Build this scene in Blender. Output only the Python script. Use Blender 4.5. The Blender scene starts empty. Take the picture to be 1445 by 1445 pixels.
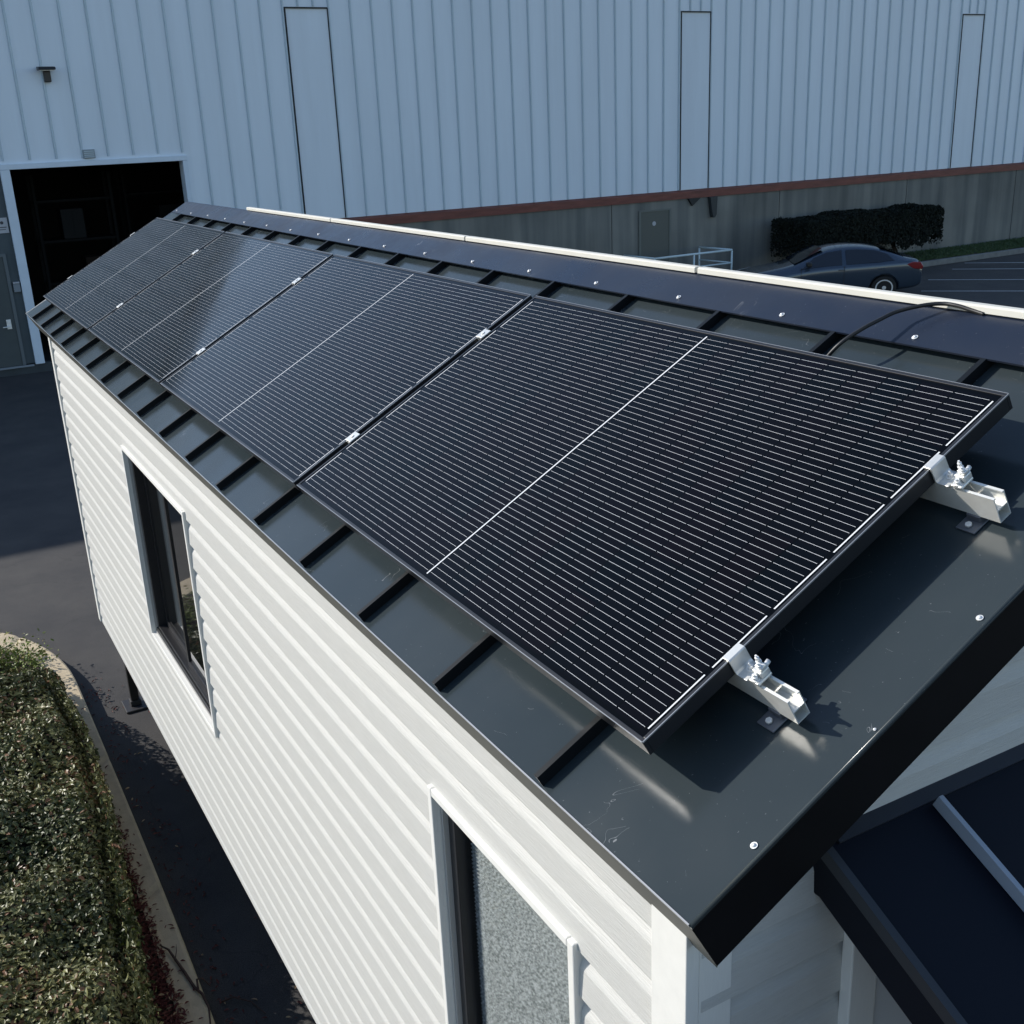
import bpy, bmesh, math, random
from mathutils import Vector, Matrix
R = math.radians
rnd = random.Random(7)
scene = bpy.context.scene
col = scene.collection

# ------------------------------------------------------------------ camera
AL = R(28.851)                       # roof pitch
CS, SN = math.cos(AL), math.sin(AL)
cam_d = bpy.data.cameras.new("camera")
cam = bpy.data.objects.new("camera", cam_d); col.objects.link(cam)
r0 = Vector((0.8686185, -0.4936856, -0.0421490))
r1 = Vector((-0.1980035, -0.2678785, -0.9428869))
r2 = Vector((0.4541989, 0.8273546, -0.3304356))
m3 = Matrix((r0, -r1, -r2)).transposed()
cam.matrix_world = Matrix.Translation((-0.95804, -1.32503, 0.98990)) @ m3.to_4x4()
cam_d.sensor_fit = 'HORIZONTAL'; cam_d.sensor_width = 36
cam_d.lens = 1556.263 / 1445 * 36
cam_d.clip_start = 0.05; cam_d.clip_end = 2000
scene.camera = cam

# ------------------------------------------------------------------ light
SUN = Vector((-0.5773, 0.6370, 0.5109)).normalized()
w = bpy.data.worlds.new("World"); scene.world = w; w.use_nodes = True
nt = w.node_tree; bg = nt.nodes['Background']
sky = nt.nodes.new('ShaderNodeTexSky'); sky.sky_type = 'NISHITA'; sky.sun_disc = False
sky.sun_elevation = math.asin(SUN.z); sky.sun_rotation = math.atan2(SUN.x, SUN.y)
sky.air_density = 1.0; sky.dust_density = 0.4; sky.ozone_density = 1.5
nt.links.new(sky.outputs[0], bg.inputs['Color']); bg.inputs['Strength'].default_value = 0.135
sl = bpy.data.lights.new("sun", 'SUN'); so = bpy.data.objects.new("sun", sl); col.objects.link(so)
sl.energy = 3.9; sl.angle = R(0.5); sl.color = (1.0, 0.955, 0.88)
so.rotation_euler = SUN.to_track_quat('Z', 'Y').to_euler(); so.location = (-10, 10, 12)
scene.view_settings.view_transform = 'Standard'; scene.view_settings.look = 'None'
scene.view_settings.exposure = 0.40; scene.view_settings.gamma = 1.0
scene.render.engine = 'CYCLES'
scene.cycles.max_bounces = 8

# ------------------------------------------------------------------ materials
def new_mat(name):
    m = bpy.data.materials.new(name); m.use_nodes = True
    return m, m.node_tree, m.node_tree.nodes['Principled BSDF']

def mat(name, colr, rough=0.6, metal=0.0, var=0.0, scale=8.0, bump=0.0, bscale=60.0, coat=0.0, spec=0.5, stretch=None, var2=None):
    m, t, b = new_mat(name)
    b.inputs['Base Color'].default_value = (*colr, 1); b.inputs['Roughness'].default_value = rough
    b.inputs['Metallic'].default_value = metal; b.inputs['Coat Weight'].default_value = coat
    b.inputs['Coat Roughness'].default_value = 0.06
    b.inputs['Specular IOR Level'].default_value = spec
    tc = t.nodes.new('ShaderNodeTexCoord'); mp = t.nodes.new('ShaderNodeMapping')
    t.links.new(tc.outputs['Object'], mp.inputs[0])
    if stretch: mp.inputs['Scale'].default_value = stretch
    if var:
        n = t.nodes.new('ShaderNodeTexNoise'); n.inputs['Scale'].default_value = scale; n.inputs['Detail'].default_value = 8
        n.inputs['Roughness'].default_value = 0.65
        t.links.new(mp.outputs[0], n.inputs[0])
        mr = t.nodes.new('ShaderNodeMapRange'); mr.inputs[1].default_value = 0.3; mr.inputs[2].default_value = 0.7
        t.links.new(n.outputs[0], mr.inputs[0])
        mx = t.nodes.new('ShaderNodeMix'); mx.data_type = 'RGBA'
        c2 = var2 if var2 else tuple(c * (1 + var) for c in colr)
        c1 = tuple(c * (1 - var) for c in colr) if not var2 else colr
        mx.inputs[6].default_value = (*c1, 1); mx.inputs[7].default_value = (*c2, 1)
        t.links.new(mr.outputs[0], mx.inputs[0]); t.links.new(mx.outputs[2], b.inputs['Base Color'])
    if bump:
        n2 = t.nodes.new('ShaderNodeTexNoise'); n2.inputs['Scale'].default_value = bscale; n2.inputs['Detail'].default_value = 6
        t.links.new(mp.outputs[0], n2.inputs[0])
        bp = t.nodes.new('ShaderNodeBump'); bp.inputs['Strength'].default_value = bump; bp.inputs['Distance'].default_value = 0.01
        t.links.new(n2.outputs[0], bp.inputs['Height']); t.links.new(bp.outputs[0], b.inputs['Normal'])
    return m

def math_node(t, op, a, b=None, c=None):
    n = t.nodes.new('ShaderNodeMath'); n.operation = op
    for i, v in enumerate((a, b, c)):
        if v is None: continue
        if isinstance(v, (int, float)): n.inputs[i].default_value = v
        else: t.links.new(v, n.inputs[i])
    return n.outputs[0]

def roof_metal(name, base, rough, scratch=0.5):
    """dark painted sheet metal: smudges in the gloss, thin pale scratches"""
    m, t, b = new_mat(name); b.inputs['Specular IOR Level'].default_value = .27
    tc = t.nodes.new('ShaderNodeTexCoord')
    n = t.nodes.new('ShaderNodeTexNoise'); n.inputs['Scale'].default_value = 3.5; n.inputs['Detail'].default_value = 9; n.inputs['Roughness'].default_value = 0.7
    t.links.new(tc.outputs['Object'], n.inputs[0])
    mr = t.nodes.new('ShaderNodeMapRange'); mr.inputs[1].default_value = .3; mr.inputs[2].default_value = .7
    mr.inputs[3].default_value = rough * .7; mr.inputs[4].default_value = rough * 1.5
    t.links.new(n.outputs[0], mr.inputs[0]); t.links.new(mr.outputs[0], b.inputs['Roughness'])
    # scratches: thin iso-lines of warped noise, kept only in patches
    n3 = t.nodes.new('ShaderNodeTexNoise'); n3.inputs['Scale'].default_value = 5; n3.inputs['Detail'].default_value = 2; n3.inputs['Distortion'].default_value = 2.5
    t.links.new(tc.outputs['Object'], n3.inputs[0])
    d = math_node(t, 'ABSOLUTE', math_node(t, 'SUBTRACT', n3.outputs[0], 0.5))
    line = math_node(t, 'LESS_THAN', d, 0.0011)
    n4 = t.nodes.new('ShaderNodeTexNoise'); n4.inputs['Scale'].default_value = 9; n4.inputs['Detail'].default_value = 3
    t.links.new(tc.outputs['Object'], n4.inputs[0])
    patch = math_node(t, 'GREATER_THAN', n4.outputs[0], 0.62)
    # dusty specks
    n5 = t.nodes.new('ShaderNodeTexNoise'); n5.inputs['Scale'].default_value = 160; n5.inputs['Detail'].default_value = 4
    t.links.new(tc.outputs['Object'], n5.inputs[0])
    sp = math_node(t, 'GREATER_THAN', n5.outputs[0], 0.73)
    f = math_node(t, 'MAXIMUM', math_node(t, 'MULTIPLY', line, patch), math_node(t, 'MULTIPLY', sp, 0.6))
    f = math_node(t, 'MULTIPLY', f, scratch)
    mx = t.nodes.new('ShaderNodeMix'); mx.data_type = 'RGBA'
    mx.inputs[6].default_value = (*base, 1); mx.inputs[7].default_value = (.35, .36, .37, 1)
    t.links.new(f, mx.inputs[0])
    # dust haze
    n6 = t.nodes.new('ShaderNodeTexNoise'); n6.inputs['Scale'].default_value = 2.2; n6.inputs['Detail'].default_value = 7
    t.links.new(tc.outputs['Object'], n6.inputs[0])
    mr6 = t.nodes.new('ShaderNodeMapRange'); mr6.inputs[1].default_value = .42; mr6.inputs[2].default_value = .75; mr6.inputs[4].default_value = .06
    t.links.new(n6.outputs[0], mr6.inputs[0])
    mx2 = t.nodes.new('ShaderNodeMix'); mx2.data_type = 'RGBA'; mx2.inputs[7].default_value = (.22, .22, .2, 1)
    t.links.new(mr6.outputs[0], mx2.inputs[0]); t.links.new(mx.outputs[2], mx2.inputs[6])
    t.links.new(mx2.outputs[2], b.inputs['Base Color'])
    # oil-canning
    n7 = t.nodes.new('ShaderNodeTexNoise'); n7.inputs['Scale'].default_value = 4; n7.inputs['Detail'].default_value = 1
    t.links.new(tc.outputs['Object'], n7.inputs[0])
    bp = t.nodes.new('ShaderNodeBump'); bp.inputs['Strength'].default_value = .25; bp.inputs['Distance'].default_value = .01
    t.links.new(n7.outputs[0], bp.inputs['Height']); t.links.new(bp.outputs[0], b.inputs['Normal'])
    return m

M = {}
M['roof'] = roof_metal('dark_roof_metal', (.027, .037, .042), .17)
M['cap'] = roof_metal('ridge_cap_metal', (.012, .018, .034), .30, .7)
M['seam'] = mat('seam_metal', (.008, .010, .012), .45, spec=.18)
M['fascia'] = mat('black_fascia', (.004, .004, .005), .45, var=.3, scale=6, spec=.18)
M['eave'] = mat('eave_metal', (.08, .08, .068), .45, var=.15, scale=6)
M['awning'] = mat('awning_metal', (.002, .004, .010), .45, spec=.2)
M['awnseam'] = mat('awning_seam', (.30, .34, .40), .4)  # pale tone puts the skylight reflected off the seam into the colour
M['alu'] = mat('aluminium', (.70, .70, .67), .36, metal=.5, var=.06, scale=30)
M['rail'] = mat('rail_aluminium', (.80, .79, .74), .38, metal=.35, var=.06, scale=30)
M['steel'] = mat('zinc_bolt', (.80, .80, .79), .45, metal=.45)
M['frame'] = mat('black_anodised_frame', (.022, .023, .026), .32, metal=.1, spec=.35)
M['frameedge'] = mat('worn_frame_edge', (.36, .37, .38), .3, metal=.6)
M['trim'] = mat('white_trim', (.74, .73, .69), .5, var=.04, scale=20, stretch=(20, 1, 1))
M['strip'] = mat('white_strip', (.64, .62, .55), .5, var=.05, scale=6)
M['black'] = mat('black_paint', (.012, .012, .013), .4)
M['plastic'] = mat('black_cable', (.012, .012, .012), .45)
M['winframe'] = mat('window_frame_black', (.018, .018, .020), .35)
M['jamb'] = mat('grey_jamb', (.42, .41, .39), .5)
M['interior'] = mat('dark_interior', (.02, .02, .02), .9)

def siding_mat():
    m, t, b = new_mat('vinyl_siding')
    tc = t.nodes.new('ShaderNodeTexCoord'); mp = t.nodes.new('ShaderNodeMapping'); mp.inputs['Scale'].default_value = (3, 3, 60)
    t.links.new(tc.outputs['Object'], mp.inputs[0])
    n = t.nodes.new('ShaderNodeTexNoise'); n.inputs['Scale'].default_value = 5; n.inputs['Detail'].default_value = 8; n.inputs['Roughness'].default_value = .7
    t.links.new(mp.outputs[0], n.inputs[0])
    mx = t.nodes.new('ShaderNodeMix'); mx.data_type = 'RGBA'
    mx.inputs[6].default_value = (.455, .450, .425, 1); mx.inputs[7].default_value = (.625, .62, .59, 1)
    t.links.new(n.outputs[0], mx.inputs[0]); t.links.new(mx.outputs[2], b.inputs['Base Color'])
    b.inputs['Roughness'].default_value = .5
    bp = t.nodes.new('ShaderNodeBump'); bp.inputs['Strength'].default_value = .5; bp.inputs['Distance'].default_value = .004
    t.links.new(n.outputs[0], bp.inputs['Height']); t.links.new(bp.outputs[0], b.inputs['Normal'])
    return m
M['siding'] = siding_mat()

PW, PL = 0.976, 1.755
def cell_mat():
    """black mono cells; object x = up the slope, y = along the long side"""
    m, t, b = new_mat('solar_cells')
    tc = t.nodes.new('ShaderNodeTexCoord'); sp = t.nodes.new('ShaderNodeSeparateXYZ')
    t.links.new(tc.outputs['Object'], sp.inputs[0]); X, Y = sp.outputs[0], sp.outputs[1]
    mx0 = 0.017; pitch = (PW - 2 * mx0) / 54; cl = (PL - 0.044 - 0.012) / 20
    xs = math_node(t, 'DIVIDE', math_node(t, 'SUBTRACT', X, mx0), pitch)
    fx = math_node(t, 'ABSOLUTE', math_node(t, 'SUBTRACT', math_node(t, 'FRACT', xs), .5))
    line = math_node(t, 'LESS_THAN', fx, 0.0185)
    # two halves either side of the middle gap
    side = math_node(t, 'GREATER_THAN', Y, PL / 2)
    yo = math_node(t, 'SUBTRACT', math_node(t, 'SUBTRACT', Y, 0.022), math_node(t, 'MULTIPLY', side, 0.012))
    ys = math_node(t, 'DIVIDE', yo, cl); fy = math_node(t, 'FRACT', ys)
    incell = math_node(t, 'MULTIPLY', math_node(t, 'GREATER_THAN', fy, .028), math_node(t, 'LESS_THAN', fy, .972))
    inx = math_node(t, 'MULTIPLY', math_node(t, 'GREATER_THAN', X, mx0), math_node(t, 'LESS_THAN', X, PW - mx0))
    iny = math_node(t, 'MULTIPLY', math_node(t, 'GREATER_THAN', Y, .022), math_node(t, 'LESS_THAN', Y, PL - .022))
    inn = math_node(t, 'MULTIPLY', inx, iny)
    line = math_node(t, 'MULTIPLY', math_node(t, 'MULTIPLY', line, incell), inn)
    # middle bus bar
    mid = math_node(t, 'LESS_THAN', math_node(t, 'ABSOLUTE', math_node(t, 'SUBTRACT', Y, PL / 2)), .0022)
    mid = math_node(t, 'MULTIPLY', mid, inx)
    # end bus bars, broken every string
    e = math_node(t, 'ABSOLUTE', math_node(t, 'SUBTRACT', math_node(t, 'ABSOLUTE', math_node(t, 'SUBTRACT', Y, PL / 2)), PL / 2 - .0165))
    endb = math_node(t, 'LESS_THAN', e, .0016)
    fe = math_node(t, 'FRACT', math_node(t, 'DIVIDE', xs, 9.0))
    endb = math_node(t, 'MULTIPLY', math_node(t, 'MULTIPLY', endb, math_node(t, 'MULTIPLY', math_node(t, 'GREATER_THAN', fe, .06), math_node(t, 'LESS_THAN', fe, .94))), inx)
    w1 = math_node(t, 'MAXIMUM', math_node(t, 'MULTIPLY', line, .95), math_node(t, 'MAXIMUM', mid, endb))
    # per cell tint
    cx = math_node(t, 'FLOOR', math_node(t, 'DIVIDE', xs, 9.0)); cy = math_node(t, 'FLOOR', ys)
    cv = t.nodes.new('ShaderNodeCombineXYZ'); t.links.new(cx, cv.inputs[0]); t.links.new(cy, cv.inputs[1])
    wn = t.nodes.new('ShaderNodeTexWhiteNoise'); wn.noise_dimensions = '3D'; t.links.new(cv.outputs[0], wn.inputs[0])
    mc = t.nodes.new('ShaderNodeMix'); mc.data_type = 'RGBA'
    mc.inputs[6].default_value = (.0012, .0022, .0034, 1); mc.inputs[7].default_value = (.0030, .0022, .0034, 1)
    t.links.new(wn.outputs[0], mc.inputs[0])
    gap = math_node(t, 'SUBTRACT', 1.0, math_node(t, 'MULTIPLY', incell, inn))
    mg = t.nodes.new('ShaderNodeMix'); mg.data_type = 'RGBA'; mg.inputs[7].default_value = (.0015, .0018, .0022, 1)
    t.links.new(gap, mg.inputs[0]); t.links.new(mc.outputs[2], mg.inputs[6])
    ml = t.nodes.new('ShaderNodeMix'); ml.data_type = 'RGBA'; ml.inputs[7].default_value = (.72, .73, .74, 1)
    t.links.new(w1, ml.inputs[0]); t.links.new(mg.outputs[2], ml.inputs[6])
    t.links.new(ml.outputs[2], b.inputs['Base Color'])
    b.inputs['Roughness'].default_value = .55; b.inputs['Specular IOR Level'].default_value = .0
    b.inputs['Coat Weight'].default_value = 1; b.inputs['Coat IOR'].default_value = 1.18
    n = t.nodes.new('ShaderNodeTexNoise'); n.inputs['Scale'].default_value = 2.0; n.inputs['Detail'].default_value = 8
    t.links.new(tc.outputs['Object'], n.inputs[0])
    mr = t.nodes.new('ShaderNodeMapRange'); mr.inputs[1].default_value = .35; mr.inputs[2].default_value = .7; mr.inputs[3].default_value = .04; mr.inputs[4].default_value = .10
    t.links.new(n.outputs[0], mr.inputs[0]); t.links.new(mr.outputs[0], b.inputs['Coat Roughness'])
    return m
M['cells'] = cell_mat()

def pane_mat(name, tint, refl=0.0):
    """window pane: clear with fresnel mirror"""
    m, t, b = new_mat(name)
    out = t.nodes['Material Output']
    tr = t.nodes.new('ShaderNodeBsdfTransparent'); tr.inputs[0].default_value = (*tint, 1)
    gl = t.nodes.new('ShaderNodeBsdfGlossy'); gl.inputs['Roughness'].default_value = .02
    fr = t.nodes.new('ShaderNodeLayerWeight'); fr.inputs[0].default_value = .5
    mx = t.nodes.new('ShaderNodeMixShader')
    f = math_node(t, 'ADD', math_node(t, 'MULTIPLY', math_node(t, 'POWER', fr.outputs[1], 5.0), .9), .035 + refl)
    t.links.new(f, mx.inputs[0]); t.links.new(tr.outputs[0], mx.inputs[1]); t.links.new(gl.outputs[0], mx.inputs[2])
    t.links.new(mx.outputs[0], out.inputs[0])
    return m
M['glass'] = pane_mat('clear_pane', (.92, .93, .93))
M['carglass'] = mat('tinted_car_glass', (.010, .014, .022), .06, spec=.8)
M['darkglass'] = mat('dark_window_glass', (.006, .007, .008), .03, spec=.9)

def blind_mat():
    m, t, b = new_mat('silvery_pleated_fabric')
    tc = t.nodes.new('ShaderNodeTexCoord')
    n = t.nodes.new('ShaderNodeTexNoise'); n.inputs['Scale'].default_value = 170; n.inputs['Detail'].default_value = 3
    mp = t.nodes.new('ShaderNodeMapping'); mp.inputs['Scale'].default_value = (1, .6, 1)
    t.links.new(tc.outputs['Object'], mp.inputs[0]); t.links.new(mp.outputs[0], n.inputs[0])
    mr = t.nodes.new('ShaderNodeMapRange'); mr.inputs[1].default_value = .35; mr.inputs[2].default_value = .66
    t.links.new(n.outputs[0], mr.inputs[0])
    mx = t.nodes.new('ShaderNodeMix'); mx.data_type = 'RGBA'
    mx.inputs[6].default_value = (.15, .17, .17, 1); mx.inputs[7].default_value = (.50, .53, .53, 1)
    t.links.new(mr.outputs[0], mx.inputs[0]);
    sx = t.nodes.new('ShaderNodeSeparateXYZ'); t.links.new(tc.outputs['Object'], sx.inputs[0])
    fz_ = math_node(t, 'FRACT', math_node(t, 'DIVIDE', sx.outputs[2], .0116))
    fold_shade = math_node(t, 'LESS_THAN', math_node(t, 'ABSOLUTE', math_node(t, 'SUBTRACT', fz_, .5)), .13)  # shade in the pleat folds, painted as dark lines in the fabric colour
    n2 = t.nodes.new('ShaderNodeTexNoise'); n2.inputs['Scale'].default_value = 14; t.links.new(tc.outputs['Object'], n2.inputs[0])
    fold_shade = math_node(t, 'MULTIPLY', fold_shade, math_node(t, 'MULTIPLY', n2.outputs[0], 1.1))
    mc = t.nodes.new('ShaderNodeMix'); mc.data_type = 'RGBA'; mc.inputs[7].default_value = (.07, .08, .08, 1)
    t.links.new(fold_shade, mc.inputs[0]); t.links.new(mx.outputs[2], mc.inputs[6]); t.links.new(mc.outputs[2], b.inputs['Base Color'])
    b.inputs['Roughness'].default_value = .6
    return m
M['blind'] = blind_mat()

def asphalt_mat():
    m, t, b = new_mat('asphalt')
    tc = t.nodes.new('ShaderNodeTexCoord')
    def noise(s, d=6, r=.6):
        n = t.nodes.new('ShaderNodeTexNoise'); n.inputs['Scale'].default_value = s; n.inputs['Detail'].default_value = d; n.inputs['Roughness'].default_value = r
        t.links.new(tc.outputs['Object'], n.inputs[0]); return n.outputs[0]
    a = noise(160, 3); c = noise(1.3, 8, .7); k = noise(.35, 4)
    mr = t.nodes.new('ShaderNodeMapRange'); mr.inputs[1].default_value = .35; mr.inputs[2].default_value = .68
    t.links.new(c, mr.inputs[0])
    mx = t.nodes.new('ShaderNodeMix'); mx.data_type = 'RGBA'
    mx.inputs[6].default_value = (.031, .030, .032, 1); mx.inputs[7].default_value = (.056, .052, .049, 1)
    t.links.new(mr.outputs[0], mx.inputs[0])
    mr2 = t.nodes.new('ShaderNodeMapRange'); mr2.inputs[1].default_value = .3; mr2.inputs[2].default_value = .72; mr2.inputs[3].default_value = .45; mr2.inputs[4].default_value = 1.7
    t.links.new(a, mr2.inputs[0])
    ml = t.nodes.new('ShaderNodeMix'); ml.data_type = 'RGBA'; ml.blend_type = 'MULTIPLY'; ml.inputs[0].default_value = 1
    t.links.new(mx.outputs[2], ml.inputs[6]); t.links.new(mr2.outputs[0], ml.inputs[7])
    # cracks
    v = t.nodes.new('ShaderNodeTexVoronoi'); v.feature = 'DISTANCE_TO_EDGE'; v.inputs['Scale'].default_value = .55
    nn = t.nodes.new('ShaderNodeTexNoise'); nn.inputs['Scale'].default_value = 2.5; nn.inputs['Detail'].default_value = 6
    t.links.new(tc.outputs['Object'], nn.inputs[0])
    va = t.nodes.new('ShaderNodeMix'); va.data_type = 'VECTOR'; va.inputs[0].default_value = .35
    t.links.new(tc.outputs['Object'], va.inputs[4]); t.links.new(nn.outputs[1], va.inputs[5]); t.links.new(va.outputs[1], v.inputs[0])
    cr = math_node(t, 'LESS_THAN', v.outputs[0], .0022)
    mc = t.nodes.new('ShaderNodeMix'); mc.data_type = 'RGBA'; mc.inputs[7].default_value = (.022, .021, .02, 1)
    t.links.new(math_node(t, 'MULTIPLY', cr, .35), mc.inputs[0]); t.links.new(ml.outputs[2], mc.inputs[6])
    t.links.new(mc.outputs[2], b.inputs['Base Color'])
    b.inputs['Roughness'].default_value = .85
    bp = t.nodes.new('ShaderNodeBump'); bp.inputs['Strength'].default_value = .5; bp.inputs['Distance'].default_value = .006
    t.links.new(a, bp.inputs['Height']); t.links.new(bp.outputs[0], b.inputs['Normal'])
    return m
M['asphalt'] = asphalt_mat()
M['kerb'] = mat('kerb_concrete', (.50, .41, .28), .85, var=.16, scale=9, bump=.3, bscale=120)
M['soil'] = mat('soil', (.045, .03, .022), .95, var=.4, scale=30, bump=.8, bscale=40)
M['lines'] = mat('parking_paint', (.42, .43, .45), .7, var=.3, scale=20)
M['cladding'] = mat('white_cladding', (.70, .78, .86), .45, var=.055, scale=.8, stretch=(2.2, 1, .18), bump=.15, bscale=1.2)
M['claddingflat'] = mat('white_cladding_flat', (.70, .775, .85), .5, var=.05, scale=1.2, stretch=(2.2, 1, .2))
M['claddingrib'] = mat('cladding_rib', (.50, .60, .66), .45, var=.05, scale=.7)
M['frameblue'] = mat('door_surround_paint', (.62, .71, .80), .5, var=.05, scale=3)
M['recess'] = mat('shadow_gap', (.03, .035, .04), .8)
M['redband'] = mat('red_brown_flashing', (.17, .050, .035), .6, var=.3, scale=2, stretch=(1, 4, 6))
M['entry'] = mat('grey_teal_wall', (.065, .085, .095), .7, var=.12, scale=1.5)
M['greydoor'] = mat('grey_door_paint', (.055, .07, .074), .55, var=.1, scale=4)
M['dooredge'] = mat('grey_pale_edge', (.2, .23, .26), .6)
M['signwhite'] = mat('sign_white', (.42, .43, .46), .5)
M['signink'] = mat('sign_ink', (.05, .05, .06), .6)

def concrete_mat():
    m, t, b = new_mat('streaked_concrete')
    tc = t.nodes.new('ShaderNodeTexCoord')
    def noise(sc, s, d=6):
        mp = t.nodes.new('ShaderNodeMapping'); mp.inputs['Scale'].default_value = sc
        t.links.new(tc.outputs['Object'], mp.inputs[0])
        n = t.nodes.new('ShaderNodeTexNoise'); n.inputs['Scale'].default_value = s; n.inputs['Detail'].default_value = d
        t.links.new(mp.outputs[0], n.inputs[0]); return n.outputs[0]
    st = noise((1, 1, .06), 2.6); cl = noise((1, 1, 1), .5, 4)
    # rain streaks running down the wall
    ramp = t.nodes.new('ShaderNodeMapRange'); ramp.inputs[1].default_value = .35; ramp.inputs[2].default_value = .62
    t.links.new(st, ramp.inputs[0])
    mx = t.nodes.new('ShaderNodeMix'); mx.data_type = 'RGBA'
    mx.inputs[6].default_value = (.125, .13, .122, 1); mx.inputs[7].default_value = (.215, .212, .19, 1)
    t.links.new(ramp.outputs[0], mx.inputs[0])
    mr = t.nodes.new('ShaderNodeMapRange'); mr.inputs[1].default_value = .3; mr.inputs[2].default_value = .7; mr.inputs[3].default_value = .75; mr.inputs[4].default_value = 1.2
    t.links.new(cl, mr.inputs[0])
    ml = t.nodes.new('ShaderNodeMix'); ml.data_type = 'RGBA'; ml.blend_type = 'MULTIPLY'; ml.inputs[0].default_value = 1
    t.links.new(mx.outputs[2], ml.inputs[6]); t.links.new(mr.outputs[0], ml.inputs[7])
    t.links.new(ml.outputs[2], b.inputs['Base Color']); b.inputs['Roughness'].default_value = .85
    return m
M['concrete'] = concrete_mat()

def leaf_mat(name, ca, cb, cc, rough=.28):
    """leaf colours picked per leaf from the mesh's own 'tint' attribute"""
    m, t, b = new_mat(name)
    at = t.nodes.new('ShaderNodeAttribute'); at.attribute_name = 'tint'
    cr = t.nodes.new('ShaderNodeValToRGB'); e = cr.color_ramp.elements
    e[0].position = 0; e[0].color = (*ca, 1); e[1].position = 1; e[1].color = (*cc, 1)
    k = cr.color_ramp.elements.new(.88); k.color = (*cb, 1)
    t.links.new(at.outputs['Fac'], cr.inputs[0]); t.links.new(cr.outputs[0], b.inputs['Base Color'])
    b.inputs['Roughness'].default_value = rough
    b.inputs['Specular IOR Level'].default_value = .4
    return m
M['leaf'] = leaf_mat('hedge_leaf', (.042, .056, .016), (.20, .195, .072), (.20, .10, .05), .45)
M['leaffresh'] = leaf_mat('fresh_leaf', (.10, .14, .02), (.20, .24, .04), (.30, .22, .06), .5)
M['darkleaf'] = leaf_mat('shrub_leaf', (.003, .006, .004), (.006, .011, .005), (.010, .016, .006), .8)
M['litter'] = leaf_mat('dry_leaf', (.09, .022, .02), (.16, .045, .035), (.42, .30, .18), .7)
M['grass'] = leaf_mat('grass_blade', (.035, .065, .02), (.05, .09, .025), (.08, .10, .03), .6)
M['bark'] = mat('bark', (.05, .035, .025), .9, var=.4, scale=20)
M['twig'] = mat('twig', (.055, .028, .022), .8, var=.4, scale=40)
M['carpaint'] = mat('blue_grey_car_paint', (.045, .068, .10), .22, metal=.45, coat=1)
M['tyre'] = mat('tyre_rubber', (.012, .012, .012), .8)
M['rim'] = mat('alloy_rim', (.75, .76, .78), .3, metal=.5)
M['chrome'] = mat('chrome', (.8, .8, .8), .12, metal=1)
M['redlamp'] = mat('red_lamp_lens', (.22, .008, .010), .15, coat=1)
M['clearlamp'] = mat('clear_lamp_lens', (.7, .7, .72), .15, coat=1)
M['railpaint'] = mat('white_railing_paint', (.62, .72, .74), .5)
M['carton'] = mat('cardboard', (.018, .013, .010), .9, spec=.1, var=.2, scale=4)
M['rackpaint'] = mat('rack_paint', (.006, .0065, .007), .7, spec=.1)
M['wrap'] = mat('shrink_wrap', (.012, .013, .014), .6, spec=.1)

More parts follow.
